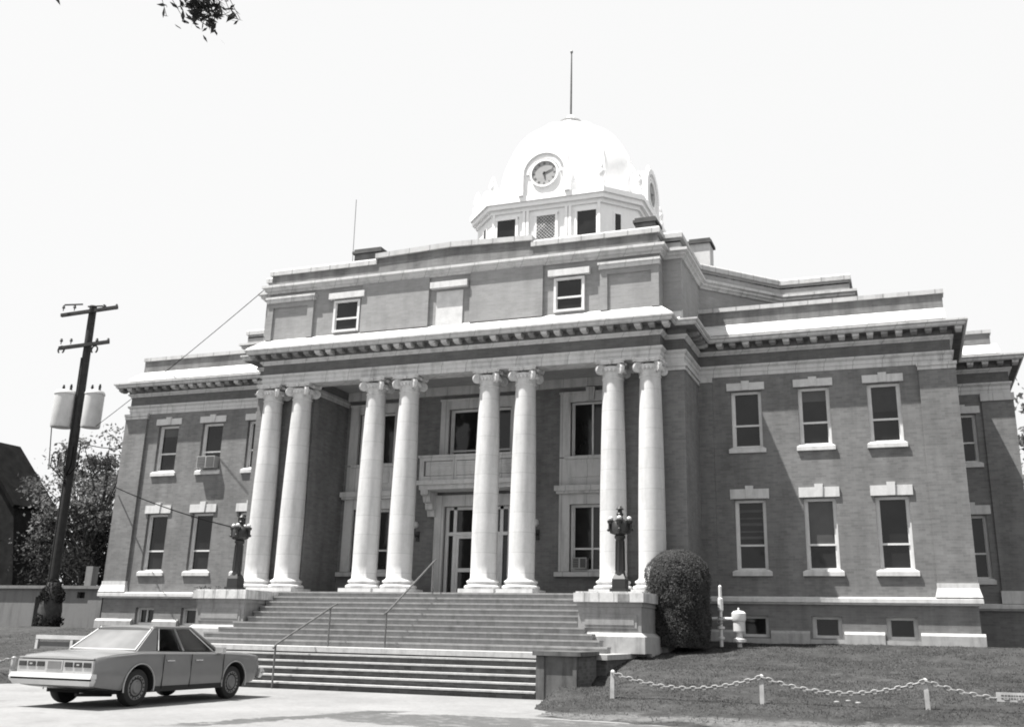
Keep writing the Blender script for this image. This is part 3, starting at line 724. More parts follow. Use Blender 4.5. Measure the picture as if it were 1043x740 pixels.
# ================================================================== STAIRS
ST = thing('entrance_staircase', 'broad concrete entrance stairs with landing, brick lower risers and flanking pedestals below the portico', 'stairs', (0, -6.5, -2.65))
STM = Matrix.Translation((0, 6.5, 2.65))
def spart(b, name, m, parent=ST, smooth=None): b.xf(STM); return b.build(name, m, parent, smooth)
up = MB()
for i in range(10):
    zt = -.003-.163*i; y = -.95-.3*i
    hw = 5.4 + (0 if i < 6 else (i-5)*.3)
    nxt = -.95+.0 if i == 0 else -.95-.3*(i-1)
    yb = -.72 if i == 0 else -.95-.3*(i-1)
    if i > 0:
        up.box(-hw, hw, y-.0, yb+.002, zt-.155-(.002 if i < 9 else 0), zt-.05); up.box(-hw, hw, y-.025, yb+.05, zt-.05, zt)
    else:
        up.box(-hw, hw, y, -.722, -.16, -.053); up.box(-hw, hw, y-.025, -.722, -.053, -.003)
spart(up, 'upper_flight', M['step'])
spart(MB().box(-5.3, 5.3, -3.6, -.74, -2.6, -1.62), 'stair_core', M['step'])
spart(MB().box(-7.0, 7.0, -5.06, -2.0, -1.76, -1.632), 'landing', M['tread'])
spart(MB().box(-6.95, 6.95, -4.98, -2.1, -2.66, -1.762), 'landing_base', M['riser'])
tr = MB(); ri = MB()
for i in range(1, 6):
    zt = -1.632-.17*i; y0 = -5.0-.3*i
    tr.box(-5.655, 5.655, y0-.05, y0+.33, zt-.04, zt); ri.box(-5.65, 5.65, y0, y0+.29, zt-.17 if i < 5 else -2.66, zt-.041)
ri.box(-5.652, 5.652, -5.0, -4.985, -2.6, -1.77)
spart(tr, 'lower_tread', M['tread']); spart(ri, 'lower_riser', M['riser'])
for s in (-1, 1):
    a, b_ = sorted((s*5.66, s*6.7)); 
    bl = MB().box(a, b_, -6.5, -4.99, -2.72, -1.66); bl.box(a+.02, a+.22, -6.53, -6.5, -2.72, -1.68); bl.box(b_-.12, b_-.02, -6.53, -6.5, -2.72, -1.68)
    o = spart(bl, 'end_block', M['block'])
    sub_ = MB().box(*sorted((s*6.702, s*6.73)), -6.49, -5.08, -2.72, -1.67); spart(sub_, 'side_shade_panel', M['riser'], o)  # dark panel stands in for the shade on the block's flank
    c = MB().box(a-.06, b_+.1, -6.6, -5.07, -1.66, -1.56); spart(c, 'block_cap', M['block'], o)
    a, b_ = sorted((s*5.46, s*7.25))
    pd = MB().box(a, b_, -2.6, -.73, -1.62, -.3); 
    pd.box(a-.03, b_+.03, -2.63, -.73, -.42, -.3)
    pd.box(a+.12, b_-.12, -2.62, -2.59, -.98, -.62); pd.box(a+.2, b_-.2, -2.635, -2.59, -.9, -.7)
    o = spart(pd, 'pedestal', M['pedestal'])
    c = MB().box(a-.1, b_+.1, -2.74, -.73, -.3, -.06); c.box(a-.05, b_+.05, -2.69, -.74, -.06, -.02)
    spart(c, 'pedestal_cap', M['cap_stone'], o)
    if s > 0: spart(MB().box(b_-.62, b_-.30, -2.748, -2.70, -.27, -.09), 'worn_stone', M['stone_dirty'], o)
    c = MB().frus((a-.14,b_+.14,-2.78,-.73,-1.631),(a-.14,b_+.14,-2.78,-.73,-1.2)); c.frus((a-.14,b_+.14,-2.78,-.73,-1.2),(a-.02,b_+.02,-2.66,-.73,-1.1))
    c.box(b_-.3 if s > 0 else a-.14, b_+.14 if s > 0 else a+.3, -2.0, -.75, -1.9, -1.63)
    spart(c, 'pedestal_base', M['pedestal_base'], o)

# handrails
def rail(name, label, pts, posts, loc):
    o = thing(name, label, 'handrail', loc, group='pipe handrails on the stairs')
    T = Matrix.Translation(-Vector(loc))
    for p, q in posts: MB().tube([p, q], .026, 10).xf(T).build('rail_post', M['pipe'], o, 60)
    MB().tube(pts, .028, 10).xf(T).build('rail_bar', M['pipe'], o, 60); return o
rail('handrail', 'steel pipe handrail rising from the foot of the lower steps beside the car', [(-1.5,-6.72,-1.66),(-1.5,-6.6,-1.57),(-1.5,-3.85,-.5),(-1.5,-3.7,-.46)], [((-1.5,-6.62,-2.65),(-1.5,-6.62,-1.58)),((-1.5,-4.05,-1.63),(-1.5,-4.05,-.58))], (-1.5,-6.62,-2.65))
rail('handrail', 'steel pipe handrail climbing the upper flight to the doors', [(.2,-3.95,-.72),(.2,-3.8,-.66),(.2,-1.0,.90),(.2,-.8,.98)], [((.2,-3.85,-1.63),(.2,-3.85,-.69)),((.2,-.98,0),(.2,-.98,.91))], (.2,-3.85,-1.63))

# ================================================================== LAMPS on the pedestals
def lamp(label, x):
    o = thing('lamp_post', label, 'lamp', (x, -2.0, -.02), group='iron lamps on the stair pedestals')
    MB().box(-.24,.24,-.24,.24,0,.1).box(-.19,.19,-.19,.19,.1,.36).frus((-.19,.19,-.19,.19,.36),(-.12,.12,-.12,.12,.5)).build('lamp_base', M['iron'], o)
    b = MB().lathe([(.15,.48),(.135,.6),(.12,1.45),(.16,1.5),(.16,1.55),(.10,1.6)], 0, 0, 16)
    for k in range(8): a = 2*PI*k/8; b.tube([(.135*math.cos(a),.135*math.sin(a),.6),(.122*math.cos(a),.122*math.sin(a),1.42)], .018, 6)
    b.build('lamp_shaft', M['iron'], o, 40)
    b = MB().lathe([(.11,1.56),(.2,1.62),(.26,1.68),(.26,1.9),(.19,1.98),(.1,2.03)], 0, 0, 8)
    for k in range(4):
        a = k*PI/2+.2; c, s = math.cos(a), math.sin(a)
        b.tube([(.12*c,.12*s,1.62),(.25*c,.25*s,1.66),(.29*c,.29*s,1.76),(.29*c,.29*s,1.90)], .045, 8); b.lathe([(.05,1.88),(.1,1.92),(.11,1.98),(.07,2.0)], .26*c, .26*s, 10)
        b.ball((.33*c,.33*s,1.72), .045, 8)
    b.lathe([(.1,2.02),(.07,2.1),(.11,2.17),(.07,2.21),(.06,2.28),(.12,2.31),(.03,2.4)], 0, 0, 12)
    b.build('lamp_head', M['iron'], o, 40)
    for k in (1,2,3,0):
        a = k*PI/2+.2
        MB().ball((.26*math.cos(a), .26*math.sin(a), 2.04), .07, 14).build('lamp_globe', M['globe'], o, 60)
    return o
lamp('black iron lamp with white globes on the pedestal beside the clipped bush', 6.5)
lamp('black iron lamp with white globes on the pedestal beyond the parked car', -6.32)

# ================================================================== AIR CONDITIONERS
def ac(label, x, y, z, w=.62, h=.42, d=.45):
    o = thing('air_conditioner', label, 'air conditioner', (x, y, z), group='window air conditioners')
    MB().box(-w/2,w/2,-d,0,0,h).build('case', M['metal_ac'], o)
    b = MB().box(-w/2+.03,-.03,-d-.012,-d+.002,.03,h-.03).box(.03,w/2-.03,-d-.012,-d+.002,.03,h-.03)
    b.build('grille', M['grille'], o)
    f = MB()
    for k in range(6): f.box(-w/2+.03,-.03,-d-.02,-d-.012,.05+k*.06,.06+k*.06)
    f.build('louvre', M['metal_ac'], o); return o
ac('pale air conditioner jutting from an upper storey window above the left wing', -WIN[1]+.05, YW+.14, 4.84, .82, .46, .42)
0 and ac('small pale air conditioner low in a basement window behind the car roof', -WIN[2], YW-.0, -1.08, .78, .4, .3)
ac('small white air conditioner in the ground floor porch window behind the columns', 3.82, YW+.1, .94, .5, .36, .25)

# ================================================================== CAR
CAR = thing('sedan_car', 'large grey four door sedan parked nose to the stairs', 'car', (-.77, -13.55, -2.645), 0)
sec = [(-1.16,.86,.82,.50),(-1.13,.90,.87,.44),(-1.06,.925,.90,.36),(-.6,.94,.955,.30),(0,.95,.99,.24),(.6,.96,.985,.23),(1.5,.965,.97,.22),(2.5,.96,.96,.22),(2.95,.955,.95,.24),(3.4,.945,.93,.27),(3.72,.93,.90,.32),(3.88,.91,.875,.42),(3.93,.88,.83,.5)]
def half(w, top, bot):
    m = bot+(top-bot)*.42
    return [(0,bot),(.7*w,bot),(.95*w,bot+.02),(.985*w,bot+.1),(w,m),(.992*w,m+(top-m)*.35),(.975*w,top-.12),(.962*w,top-.05),(.93*w,top-.008),(.85*w,top+.006),(.45*w,top+.022),(0,top+.028)]
b = MB(); rows = []
for y, w, t, bo in sec:
    hp = half(w, t, bo); ring = [(x, y, z) for x, z in hp]+[(-x, y, z) for x, z in reversed(hp[1:-1])]
    rows.append(ring)
n = len(rows[0]); vs = [p for r_ in rows for p in r_]
fs = [(i*n+k, (i+1)*n+k, (i+1)*n+(k+1)%n, i*n+(k+1)%n) for i in range(len(rows)-1) for k in range(n)]
fs += [tuple(range(n)), tuple(range(len(rows)*n-1, (len(rows)-1)*n-1, -1))]
b.add(vs, fs)
me = b.mesh('body', M['car']); bmx = bmesh.new(); bmx.from_mesh(me); bmesh.ops.recalc_face_normals(bmx, faces=bmx.faces); bmx.to_mesh(me); bmx.free()
tmp = link('body_raw', me)
cut = MB()
for y in (0, 2.946):
    for s in (-1, 1): cut.disc((s*.85, y, .35), (1,0,0), .405, .62, 36)
    
cme = cut.mesh('cut', M['under']); bmx = bmesh.new(); bmx.from_mesh(cme); bmesh.ops.recalc_face_normals(bmx, faces=bmx.faces); bmx.to_mesh(cme); bmx.free()
cuto = link('cut', cme)
md = tmp.modifiers.new('b', 'BOOLEAN'); md.operation = 'DIFFERENCE'; md.object = cuto; md.solver = 'EXACT'
try: md.material_mode = 'TRANSFER'
except Exception: pass
dg = bpy.context.evaluated_depsgraph_get(); nm_ = bpy.data.meshes.new_from_object(tmp.evaluated_get(dg)); nm_.name = 'body'
bpy.data.objects.remove(tmp); bpy.data.objects.remove(cuto)
for p in nm_.polygons: p.use_smooth = True
nm_.set_sharp_from_angle(angle=R(32))
BODY = link('body', nm_, CAR)
# cabin
def lerp(a, b_, t): return tuple(a[i]+(b_[i]-a[i])*t for i in range(3))
B0 = {}   # greenhouse corners, right side
rb, wb = (.84, -.04, .995), (.83, 2.50, .975)       # belt at rear window base and windscreen base
rt, wt = (.67, .56, 1.435), (.66, 1.70, 1.435)     # roof corners
b = MB(); q = [rb, wb, wt, rt]; qm = [(-x, y, z) for x, y, z in q]
lo = [(x*1.03, y, z-.06) for x, y, z in (rb, wb)]
for sg in (1, -1):
    b = MB()                # solid rear quarters, slim pillars, all with thickness
    mm = (lambda p: p) if sg > 0 else (lambda p: (-p[0], p[1], p[2]))
    c4 = [mm(rb), mm(lerp(rb, wb, .215)), mm(lerp(rt, wt, .10)), mm(rt)]
    inn = [(p[0]-sg*.05, p[1], p[2]) for p in c4]
    b.add(c4+inn, [(0,1,2,3),(7,6,5,4)]+[((i+1)%4,i,4+i,4+(i+1)%4) for i in range(4)])
    for t, u_, r_ in ((.535,.515,.026),(.985,.985,.03)):
        b.tube([mm(lerp(rb, wb, t)), mm(lerp(rt, wt, u_))], r_, 8)
    b.tube([mm(rt), mm(wt)], .03, 8)
    b.build('cabin_pillars', M['car'], CAR)
it = MB().box(-.78,.78,.1,2.4,.985,1.0); it.box(-.72,.72,.28,.42,.99,1.17); it.box(-.70,-.08,1.05,1.2,.99,1.2); it.box(.08,.70,1.05,1.2,.99,1.2)
for x in (-.4,.4): it.frus((x-.13,x+.13,1.08,1.17,1.2),(x-.1,x+.1,1.09,1.16,1.34))
it.box(-.76,.76,2.05,2.4,.99,1.06)
it.build('seats', M['seat_trim'], CAR)
rf = MB(); rows = []
for y, w, z in ((.48,.665,1.425),(.60,.685,1.45),(1.0,.695,1.466),(1.5,.69,1.46),(1.71,.665,1.435)):
    rows.append([(-w,y,z-.03),(-w*.96,y,z-.008),(-w*.5,y,z+.012),(0,y,z+.016),(w*.5,y,z+.012),(w*.96,y,z-.008),(w,y,z-.035)])
vs = [p for r_ in rows for p in r_]; rf.add(vs, [(i*7+k, i*7+k+1, (i+1)*7+k+1, (i+1)*7+k) for i in range(4) for k in range(6)]+[(0,1,2,3,4,5,6)[::-1], tuple(range(28,35))])
rf.build('roof', M['car'], CAR, 30)
def pane(c4, name, m, ins=.03, off=.006):    # panel inset in quad c4 and lifted off it
    a, b_, c, d = [Vector(p) for p in c4]; ctr = (a+b_+c+d)/4; nn = (b_-a).cross(d-a).normalized()
    pts = []
    for p in (a, b_, c, d): v = (ctr-p); pts.append(p+v.normalized()*ins*1.4+nn*off)
    bb = MB(); bb.add([tuple(p) for p in pts]+[tuple(p-nn*.01) for p in pts], [(0,1,2,3),(7,6,5,4)]+[((i+1)%4,i,4+i,4+(i+1)%4) for i in range(4)])
    return bb.build(name, m, CAR)
mir = lambda p: (-p[0], p[1], p[2])
pane([mir(rb), rb, rt, mir(rt)], 'rear_window', M['rear_glass'], .045)
MB().tube([lerp(lerp(rb, rt, .05), (-lerp(rb, rt, .05)[0],)+lerp(rb, rt, .05)[1:], u) if True else 0 for u in (.03,.97)], .014, 6).build('window_trim', M['chrome'], CAR)
for u in (.03, .97):
    MB().tube([(rb[0]*(1-2*u), rb[1]-.005, rb[2]+.02), (rt[0]*(1-2*u), rt[1]-.005, rt[2])], .014, 6).build('window_trim', M['chrome'], CAR)
pane([wb, mir(wb), mir(wt), wt], 'windscreen', M['clear_glass'], .03, .0)
for s in (1, -1):
    for t0, t1, u0, u1 in ((.24, .52, .12, .50), (.545, .90, .53, .93)):
        c4 = [lerp(rb, wb, t0), lerp(rb, wb, t1), lerp(rt, wt, u1), lerp(rt, wt, u0)]
        if s < 0: c4 = [mir(p) for p in (c4[1], c4[0], c4[3], c4[2])]
        pane(c4, 'side_window', M['clear_glass'], .015, .0)
    for (t0, u0, t1, u1) in ((.235,.115,.235,.115), (.53,.515,.53,.515), (.905,.935,.905,.935)):
        p, q_ = Vector(lerp(rb, wb, t0)), Vector(lerp(rt, wt, u0))
        if s < 0: p.x *= -1; q_.x *= -1
        MB().tube([p+Vector((s*.008,0,.01)), q_+Vector((s*.008,0,-.01))], .012, 6).build('window_trim', M['chrome'], CAR)
# bright trims, seams, bumpers
for s in (1, -1):
    MB().tube([(s*.955,-.95,.90),(s*.955,0,.955),(s*.955,1.5,.94),(s*.955,2.6,.93),(s*.935,3.7,.885)], .008, 6).build('belt_moulding', M['car_light'], CAR)
    MB().box(*sorted((s*.93,s*.955)),*[.43,2.52],.245,.345).build('sill_shade_band', M['tyre'], CAR)  # dark band imitates the shading low along the body side
    for y in (0, 2.946):
        MB().tube([(s*.957, y+.42*math.cos(a), .35+.42*math.sin(a)) for a in [R(-12+i*12) for i in range(18)]], .014, 6).build('wheel_lip', M['car_light'], CAR, 60)
    for y0 in (.62, 1.46, 2.52):
        MB().box(*sorted((s*.952,s*.9685)), y0, y0+.007, .3, .93).build('door_seam', M['under'], CAR)
    for y0 in (.72, 1.6):
        MB().box(*sorted((s*.955,s*.985)), y0, y0+.2, .80, .825).build('door_handle', M['chrome'], CAR)
    MB().box(*sorted((s*.90,s*1.08)), 2.28, 2.40, .95, 1.06).build('side_mirror', M['chrome'], CAR)
def bumper(y, sgn):
    def slab(w0, w1, d0, d1, z0, z1): return (-w0,w0,min(y,y+sgn*d0),max(y,y+sgn*d0),z0), (-w1,w1,min(y,y+sgn*d1),max(y,y+sgn*d1),z1)
    b = MB().frus(*slab(.90,.945,.10,.15,.40,.49)); b.frus(*slab(.93,.93,.11,.11,.49,.525)); b.frus(*slab(.955,.94,.165,.12,.525,.605))
    o = b.build('bumper', M['chrome'], CAR)
    MB().box(-.935,.935,*sorted((y+sgn*.112,y+sgn*.13)),.492,.523).build('bumper_strip', M['under'], o)
bumper(-1.13, -1); bumper(3.9, 1)
MB().box(-.80,.80,-1.178,-1.14,.835,.855).build('trunk_shadow_bar', M['under'], CAR)  # dark bar put in as the shadow line under the trunk edge
MB().box(-.88,.88,-1.185,-1.14,.60,.835).build('tail_panel', M['car_light'], CAR)
for s in (1,-1):
    for k in range(3):
        x = .245+k*.215
        o = MB().box(*sorted((s*x,s*(x+.165))), -1.2, -1.18, .715,.80).build('tail_light', M['lamp_dark'], CAR)
        MB().box(*sorted((s*(x+.06),s*(x+.12))), -1.204, -1.199, .745,.772).build('reversing_lens', M['car_light'], o) if k == 1 else None
PLt = MB().box(-.155,.155,-1.2,-1.185,.68,.81).build('number_plate', M['plate'], CAR)
MB().box(-.19,.19,-1.195,-1.18,.655,.825).build('plate_frame', M['car_light'], CAR)
MB().box(-.87,.87,-1.18,-1.12,.857,.88).build('trunk_edge', M['car_light'], CAR)
MB().box(-.78,.78,-.5,3.5,.23,.4).build('underbody', M['under'], CAR)
MB().tube([(.5,-.2,.2),(.5,-1.1,.24)], .03, 8).build('exhaust_pipe', M['under'], CAR)
MB().tube([(.45,.0,.34),(-.45,.0,.34)], .06, 8).build('axle', M['under'], CAR)
for y in (0, 2.946):
    for s in (-1, 1):
        b = MB(); pr = [(.18,-.09),(.29,-.105),(.325,-.09),(.338,-.05),(.338,.05),(.325,.09),(.29,.105),(.18,.09)]
        b.lathe(pr, 0, 0, 36); b.xf(Matrix.Translation((s*.80, y, .338)) @ Matrix.Rotation(s*PI/2, 4, 'Y'))
        w = b.build('wheel', M['tyre'], CAR, 40)
        b = MB().lathe([(.225,.08),(.225,.1),(.2,.105),(.17,.085),(.12,.095),(.1,.12),(.03,.125)], 0, 0, 28); b.xf(Matrix.Translation((s*.80, y, .338)) @ Matrix.Rotation(s*PI/2, 4, 'Y'))
        b.build('hubcap', M['hubcap'], w, 40)
        b = MB()
        for k in range(16):
            a = 2*PI*k/16; b.box(0,0,0,0,0,0) if False else None
            b.disc((.195*math.cos(a), .195*math.sin(a), .1), (0,0,1), .014, .02, 6)
        b.xf(Matrix.Translation((s*.80, y, .338)) @ Matrix.Rotation(s*PI/2, 4, 'Y')); b.build('wheel_slot', M['under'], w)

# ================================================================== GROUND
def fbm(x, y, s):
    from mathutils import noise as nz
    return nz.fractal(Vector((x*s, y*s, 3.1)), 1., 2., 4)
def lawn_h(x, y):
    n = fbm(x, y, .35)
    ye = y + .5*n
    if ye < -12.5: z = -2.72 - min(.4, (-12.5-ye)*.05)
    elif ye < -10.6: z = -2.72+(ye+12.5)/1.9*.14
    elif ye < -9: z = -2.58+(ye+10.6)/1.6*.2
    elif ye < 2.6: z = -2.38+(ye+9)/11.6*1.1
    else: z = -1.28 - .008*min(20, ye-2.6)
    xe = x + .35*fbm(y, x, .5)
    if y < -2.2:
        lim = 6.55 if y > -6.9 else 6.0+.12*(-6.9-y)
        k = (abs(xe)-lim)/.8 if x > 0 else (abs(xe)-7.0)/1.5
        if y > -6.9 and x > 0: k = (x-6.4)/.3
        k = max(0, min(1, k)); k = k*k*(3-2*k)
        z = -2.95+(z+2.95)*k if k < 1 else z
    elif abs(x) < 6.6: z = -2.95
    z -= .38*math.exp(-((x-6.95)/.7)**2-((y+6.1)/1.1)**2)
    return z + .012*fbm(x, y, 3.)
gx = [-150,-110,-80,-60,-48,-40,-34,-30]+[-28+.5*i for i in range(36)]+[-10+.18*i for i in range(170)]+[20.8+.6*i for i in range(12)]+[30,36,44,60,80,110,150]
gy = [-16+.16*i for i in range(60)]+[-6.4+.3*i for i in range(50)]+[9,11,14,18,24,32,44,60,90,140]
def sheet(name, m, xs, ys, fn, kind='structure'):
    nx = len(xs); v = [(x, y, fn(x, y)) for y in ys for x in xs]
    f = [(j*nx+i, j*nx+i+1, (j+1)*nx+i+1, (j+1)*nx+i) for j in range(len(ys)-1) for i in range(nx-1)]
    me = bpy.data.meshes.new(name); me.from_pydata(v, [], f)
    for p in me.polygons: p.use_smooth = True
    me.materials.append(m); o = link(name, me); o['kind'] = kind; return o
sheet('lawn', M['lawn'], gx, gy, lawn_h)
b = MB(); b.add([(-1500,-900,-2.65),(1500,-900,-2.65),(1500,1500,-2.65),(-1500,1500,-2.65)], [(0,1,2,3)])
o = b.build('driveway', M['drive']); o['kind'] = 'structure'
M['blade'] = leafy('grass_blade', .105, .45, .35, .9)
gv = []; gf = []
random.seed(17)
while len(gf) < 52000:
    x = random.uniform(5.6, 18.5) if random.random() < .82 else random.uniform(-17, -6.6)
    y = random.uniform(-12.5, 2.5)
    if x > 6.5 and y < -10.2 and random.random() < .8: continue
    if fbm(x*1.0, y*1.0, .9) + random.gauss(0,.25) < -.08: continue
    z = lawn_h(x, y)
    if z < -2.64: continue
    a = random.random()*PI; hh = .026*random.uniform(.5,1.7); w = .010+.012*random.random(); k = len(gv)
    dx, dy = math.cos(a)*w, math.sin(a)*w; lx, ly = random.gauss(0,.9)*hh, random.gauss(0,.9)*hh
    gv += [(x-dx,y-dy,z-.01),(x+dx,y+dy,z-.01),(x+lx,y+ly,z+hh)]; gf.append((k,k+1,k+2))
gm = bpy.data.meshes.new('grass'); gm.from_pydata(gv, [], gf); gm.materials.append(M['blade']); link('grass', gm)['kind'] = 'stuff'

# ================================================================== CHAIN FENCES
def chain_mesh(p, q, sag):
    b = MB(); p, q = Vector(p), Vector(q); L = (q-p).length; n = int(L/.105)
    for k in range(n):
        def at(t): w = p.lerp(q, t); w.z -= sag*4*t*(1-t); return w
        a, c = at(k/n), at((k+1)/n); mid = (a+c)/2; d = (c-a).normalized()
        U = Vector((0,0,1)) if k % 2 else Vector((0,1,0)).cross(d).cross(d)*-1
        U = (U-d*U.dot(d)).normalized()
        if k % 2 == 0: U = d.cross(Vector((0,0,1))).normalized()
        pts = [mid+d*math.cos(2*PI*j/10)*.07+U*math.sin(2*PI*j/10)*.034 for j in range(10)]
        b.tube(pts, .0145, 5, closed=True)
    return b
def fence(label, posts, loc, ends=()):
    o = thing('chain_fence', label, 'fence', loc, group='low chain fences on the lawn')
    T = Matrix.Translation(-Vector(loc)); tops = []
    for x, y in posts:
        z = lawn_h(x, y); lean = random.uniform(-.02,.02)
        b = MB().frus((x-.045,x+.045,y-.045,y+.045,z-.2),(x-.04+lean,x+.04+lean,y-.04,y+.04,z+.52)); b.frus((x-.04+lean,x+.04+lean,y-.04,y+.04,z+.52),(x-.015+lean,x+.015+lean,y-.015,y+.015,z+.55))
        b.xf(T).build('fence_post', M['post_paint'], o); tops.append((x+lean, y-.05, z+.5))
    for i in range(len(tops)-1): chain_mesh(tops[i], tops[i+1], .26).xf(T).build('chain', M['chain'], o, 60)
    return o
fence('low white chain fence sagging between posts across the sloping lawn beside the stairs', [(8.24,-9.0),(11.26,-9.0),(14.28,-9.0),(17.3,-9.0)], (8.24,-9.0,-2.4))
fence('low white chain fence running off behind the tail of the car', [(-7.75,-9.0),(-10.8,-9.6)], (-7.75,-9.0,-2.4))
sg = thing('hanging_sign', 'small white notice board hung on the chain near the edge of the lawn', 'sign', (15.75,-9.07,-2.02))
MB().box(-.3,.3,-.012,.012,-.16,.0).build('board', M['post_paint'], sg)
l_ = MB()
for z in (-.055, -.105):
    x = -.22
    while x < .2:
        w = random.uniform(.02,.05); l_.box(x, x+w, -.0145, -.012, z-.012, z+.012); x += w+.015
l_.build('lettering', M['grille'], sg)
h = MB().tube([(-.22,0,0),(-.22,0,.05)], .006, 6); h.tube([(.22,0,0),(.22,0,.05)], .006, 6); h.build('hook', M['iron'], sg)
pm = MB()
for k in range(3):
    x = 12.62+k*.2; y = -8.5+.2*(k % 2); pm.ball((x, y, lawn_h(x,y)+.0), .06, 8, .4)
tag(pm.build('ground_marker', M['chain'], None, 60), 'three pale marker stones in the grass below the chain', 'stone marker')

# ================================================================== GAS METER beside the bush
g_ = thing('standpipe', 'pale valve pipe with crossbar standing by the basement wall', 'standpipe', (8.84, .6, -1.42))
MB().lathe([(.055,0),(.055,.2),(.1,.21),(.1,.27),(.05,.28),(.05,.48),(.11,.5),(.11,.56),(.045,.58),(.045,.72),(.09,.74),(.09,.82),(.045,.84),(.045,1.0),(.08,1.02),(.08,1.35),(.05,1.38),(.05,1.7),(.02,1.74)], 0, 0, 14).build('pipe', M['fresh_white'], g_, 35)
MB().tube([(-.27,-.02,.78),(.46,-.02,.78)], .048, 8).build('crossbar', M['fresh_white'], g_, 60)
b = MB().tube([(.1*math.cos(2*PI*k/12), -.12, .73+.1*math.sin(2*PI*k/12)) for k in range(12)], .012, 6, closed=True); b.tube([(0,-.12,.73),(0,0,.73)], .02); b.tube([(-.1,-.12,.73),(.1,-.12,.73)], .01)
b.build('valve_wheel', M['chain'], g_, 60)
g_ = thing('gas_meter', 'squat gas meter drum with white cap next to the pale valve pipe', 'gas meter', (9.36, .62, -1.42))
MB().lathe([(.07,0),(.07,.1),(.2,.14),(.2,.22),(.09,.26),(.09,.4),(.17,.44),(.17,.74),(.12,.78)], 0, 0, 20).build('meter_body', M['can'], g_, 35)
MB().lathe([(.19,.72),(.21,.78),(.21,.94),(.15,1.0),(.05,1.02)], 0, 0, 20).build('meter_cap', M['fresh_white'], g_, 35)
MB().lathe([(.03,1.0),(.03,1.08),(.01,1.1)], 0, 0, 10).build('meter_vent', M['fresh_white'], g_, 35)

# ================================================================== FOLIAGE
def leaf_cloud(pts, size, m, name, parent, asp=.55, up=0., out=None):
    v = []; f = []
    for p in pts:
        d = Vector((random.gauss(0,1), random.gauss(0,1), random.gauss(0,1)+up)).normalized()
        if out is not None: d = (d*.95+(Vector(p)-out*Vector((0,0,1))*min(1.9,p[2])).normalized()).normalized()
        u = d.orthogonal().normalized()
        u = Matrix.Rotation(random.random()*6.28, 3, d) @ u; w = d.cross(u); s = size*random.uniform(.6,1.4)
        k = len(v); P = Vector(p)
        v += [P-u*s, P-w*s*asp+u*s*.1, P+u*s, P+w*s*asp+u*s*.1]; f.append((k,k+1,k+2,k+3))
    me = bpy.data.meshes.new(name); me.from_pydata([tuple(x) for x in v], [], f); me.materials.append(m); return link(name, me, parent)
def tree(label, loc, h, cr, nclump, nleaf, size, m='leaf', trunk=.25, group=None, low=.3, squash=.8, seed=1, gap=1.0):
    random.seed(seed)
    o = thing('tree', label, 'tree', loc, group=group)
    b = MB(); b.tube([(0,0,-.3),(.05,.03,h*.25),(-.08,.05,h*.5),(.05,0,h*.8)], trunk, 10, trunk*.3)
    cl = []
    for k in range(nclump):
        a = random.random()*2*PI; zz = random.uniform(low, 1.); rr = cr*math.sqrt(random.random())*math.sqrt(max(.05, 1-((zz-.6)/.5)**2))
        c = Vector((rr*math.cos(a), rr*math.sin(a), h*zz)); cl.append(c)
        st = Vector((0,0,h*min(.75, zz*.6))); mid = st.lerp(c, .5)+Vector((0,0,.15)); b.tube([st, mid, c], trunk*.22, 6, .015)
    b.build('trunk', M['bark'], o, 60)
    pts = []
    for c in cl:
        r0 = cr*.26*random.uniform(.5,1.3)*gap
        for j in range(nleaf):
            d = Vector((random.gauss(0,1), random.gauss(0,1), random.gauss(0,1)*squash)); pts.append(c+d*r0*.6)
    leaf_cloud(pts, size, M[m], 'crown', o); return o
tree('leafy tree rising behind the utility pole', (-26.3,13,-1.4), 10.0, 3.5, 46, 105, .10, 'leaf_grey', seed=3, gap=.72)
tree('darker leafy tree close to the brick house gable', (-30.8,16,-1.4), 9.6, 3.3, 50, 110, .11, 'leaf', seed=5, gap=.8)
tree('low shady tree spreading over the roof of the pale outbuilding', (-25.6,11.5,-1.4), 6.0, 3.0, 60, 120, .10, 'leaf_dark', seed=8, low=.4)
tree('tall pale leafed tree standing past the right end of the courthouse', (22.9,18,-1.4), 12.0, 3.5, 80, 130, .15, 'leaf_light', seed=11)
tree('large tree far behind the right end wing', (30,26,-1.4), 11, 5, 60, 90, .22, 'leaf', seed=12)
# clipped bush
random.seed(21)
BU = thing('clipped_bush', 'dense clipped evergreen bush with domed top beside the pedestal', 'bush', (7.72, 0-.2, -1.45))
def bush_r(z):      # radius at height
    if z < 1.75: return .90+.05*math.sin(z*1.6)
    return .93*max(0, 1-((z-1.75)/1.0)**2.4)**.5
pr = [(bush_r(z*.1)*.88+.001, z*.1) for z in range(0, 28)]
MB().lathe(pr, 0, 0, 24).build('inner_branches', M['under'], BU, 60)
pts = []
while len(pts) < 34000:
    z = random.uniform(0, 2.74); r_ = bush_r(z)
    if random.random() > (r_+.15): continue
    a = random.random()*2*PI; rr = r_*(1+random.gauss(0,.03))+.09*fbm(math.cos(a)*2+7, z*1.6+math.sin(a)*2, 1.6)-.01
    pts.append((rr*math.cos(a), rr*math.sin(a)*.95, z))
leaf_cloud(pts, .022, M['leaf_bush'], 'foliage', BU, .6, out=1.)
# weeds on the left pedestal
wd = thing('weeds', 'dry weeds sprouting along the cap of the pedestal behind the car', 'weeds', (-6.9,-2.6,-.05))
leaf_cloud([(random.uniform(-.5,.5), random.uniform(-.1,.1), random.uniform(0,.12)) for _ in range(90)], .035, M['leaf_dark'], 'leaves', wd, .3)
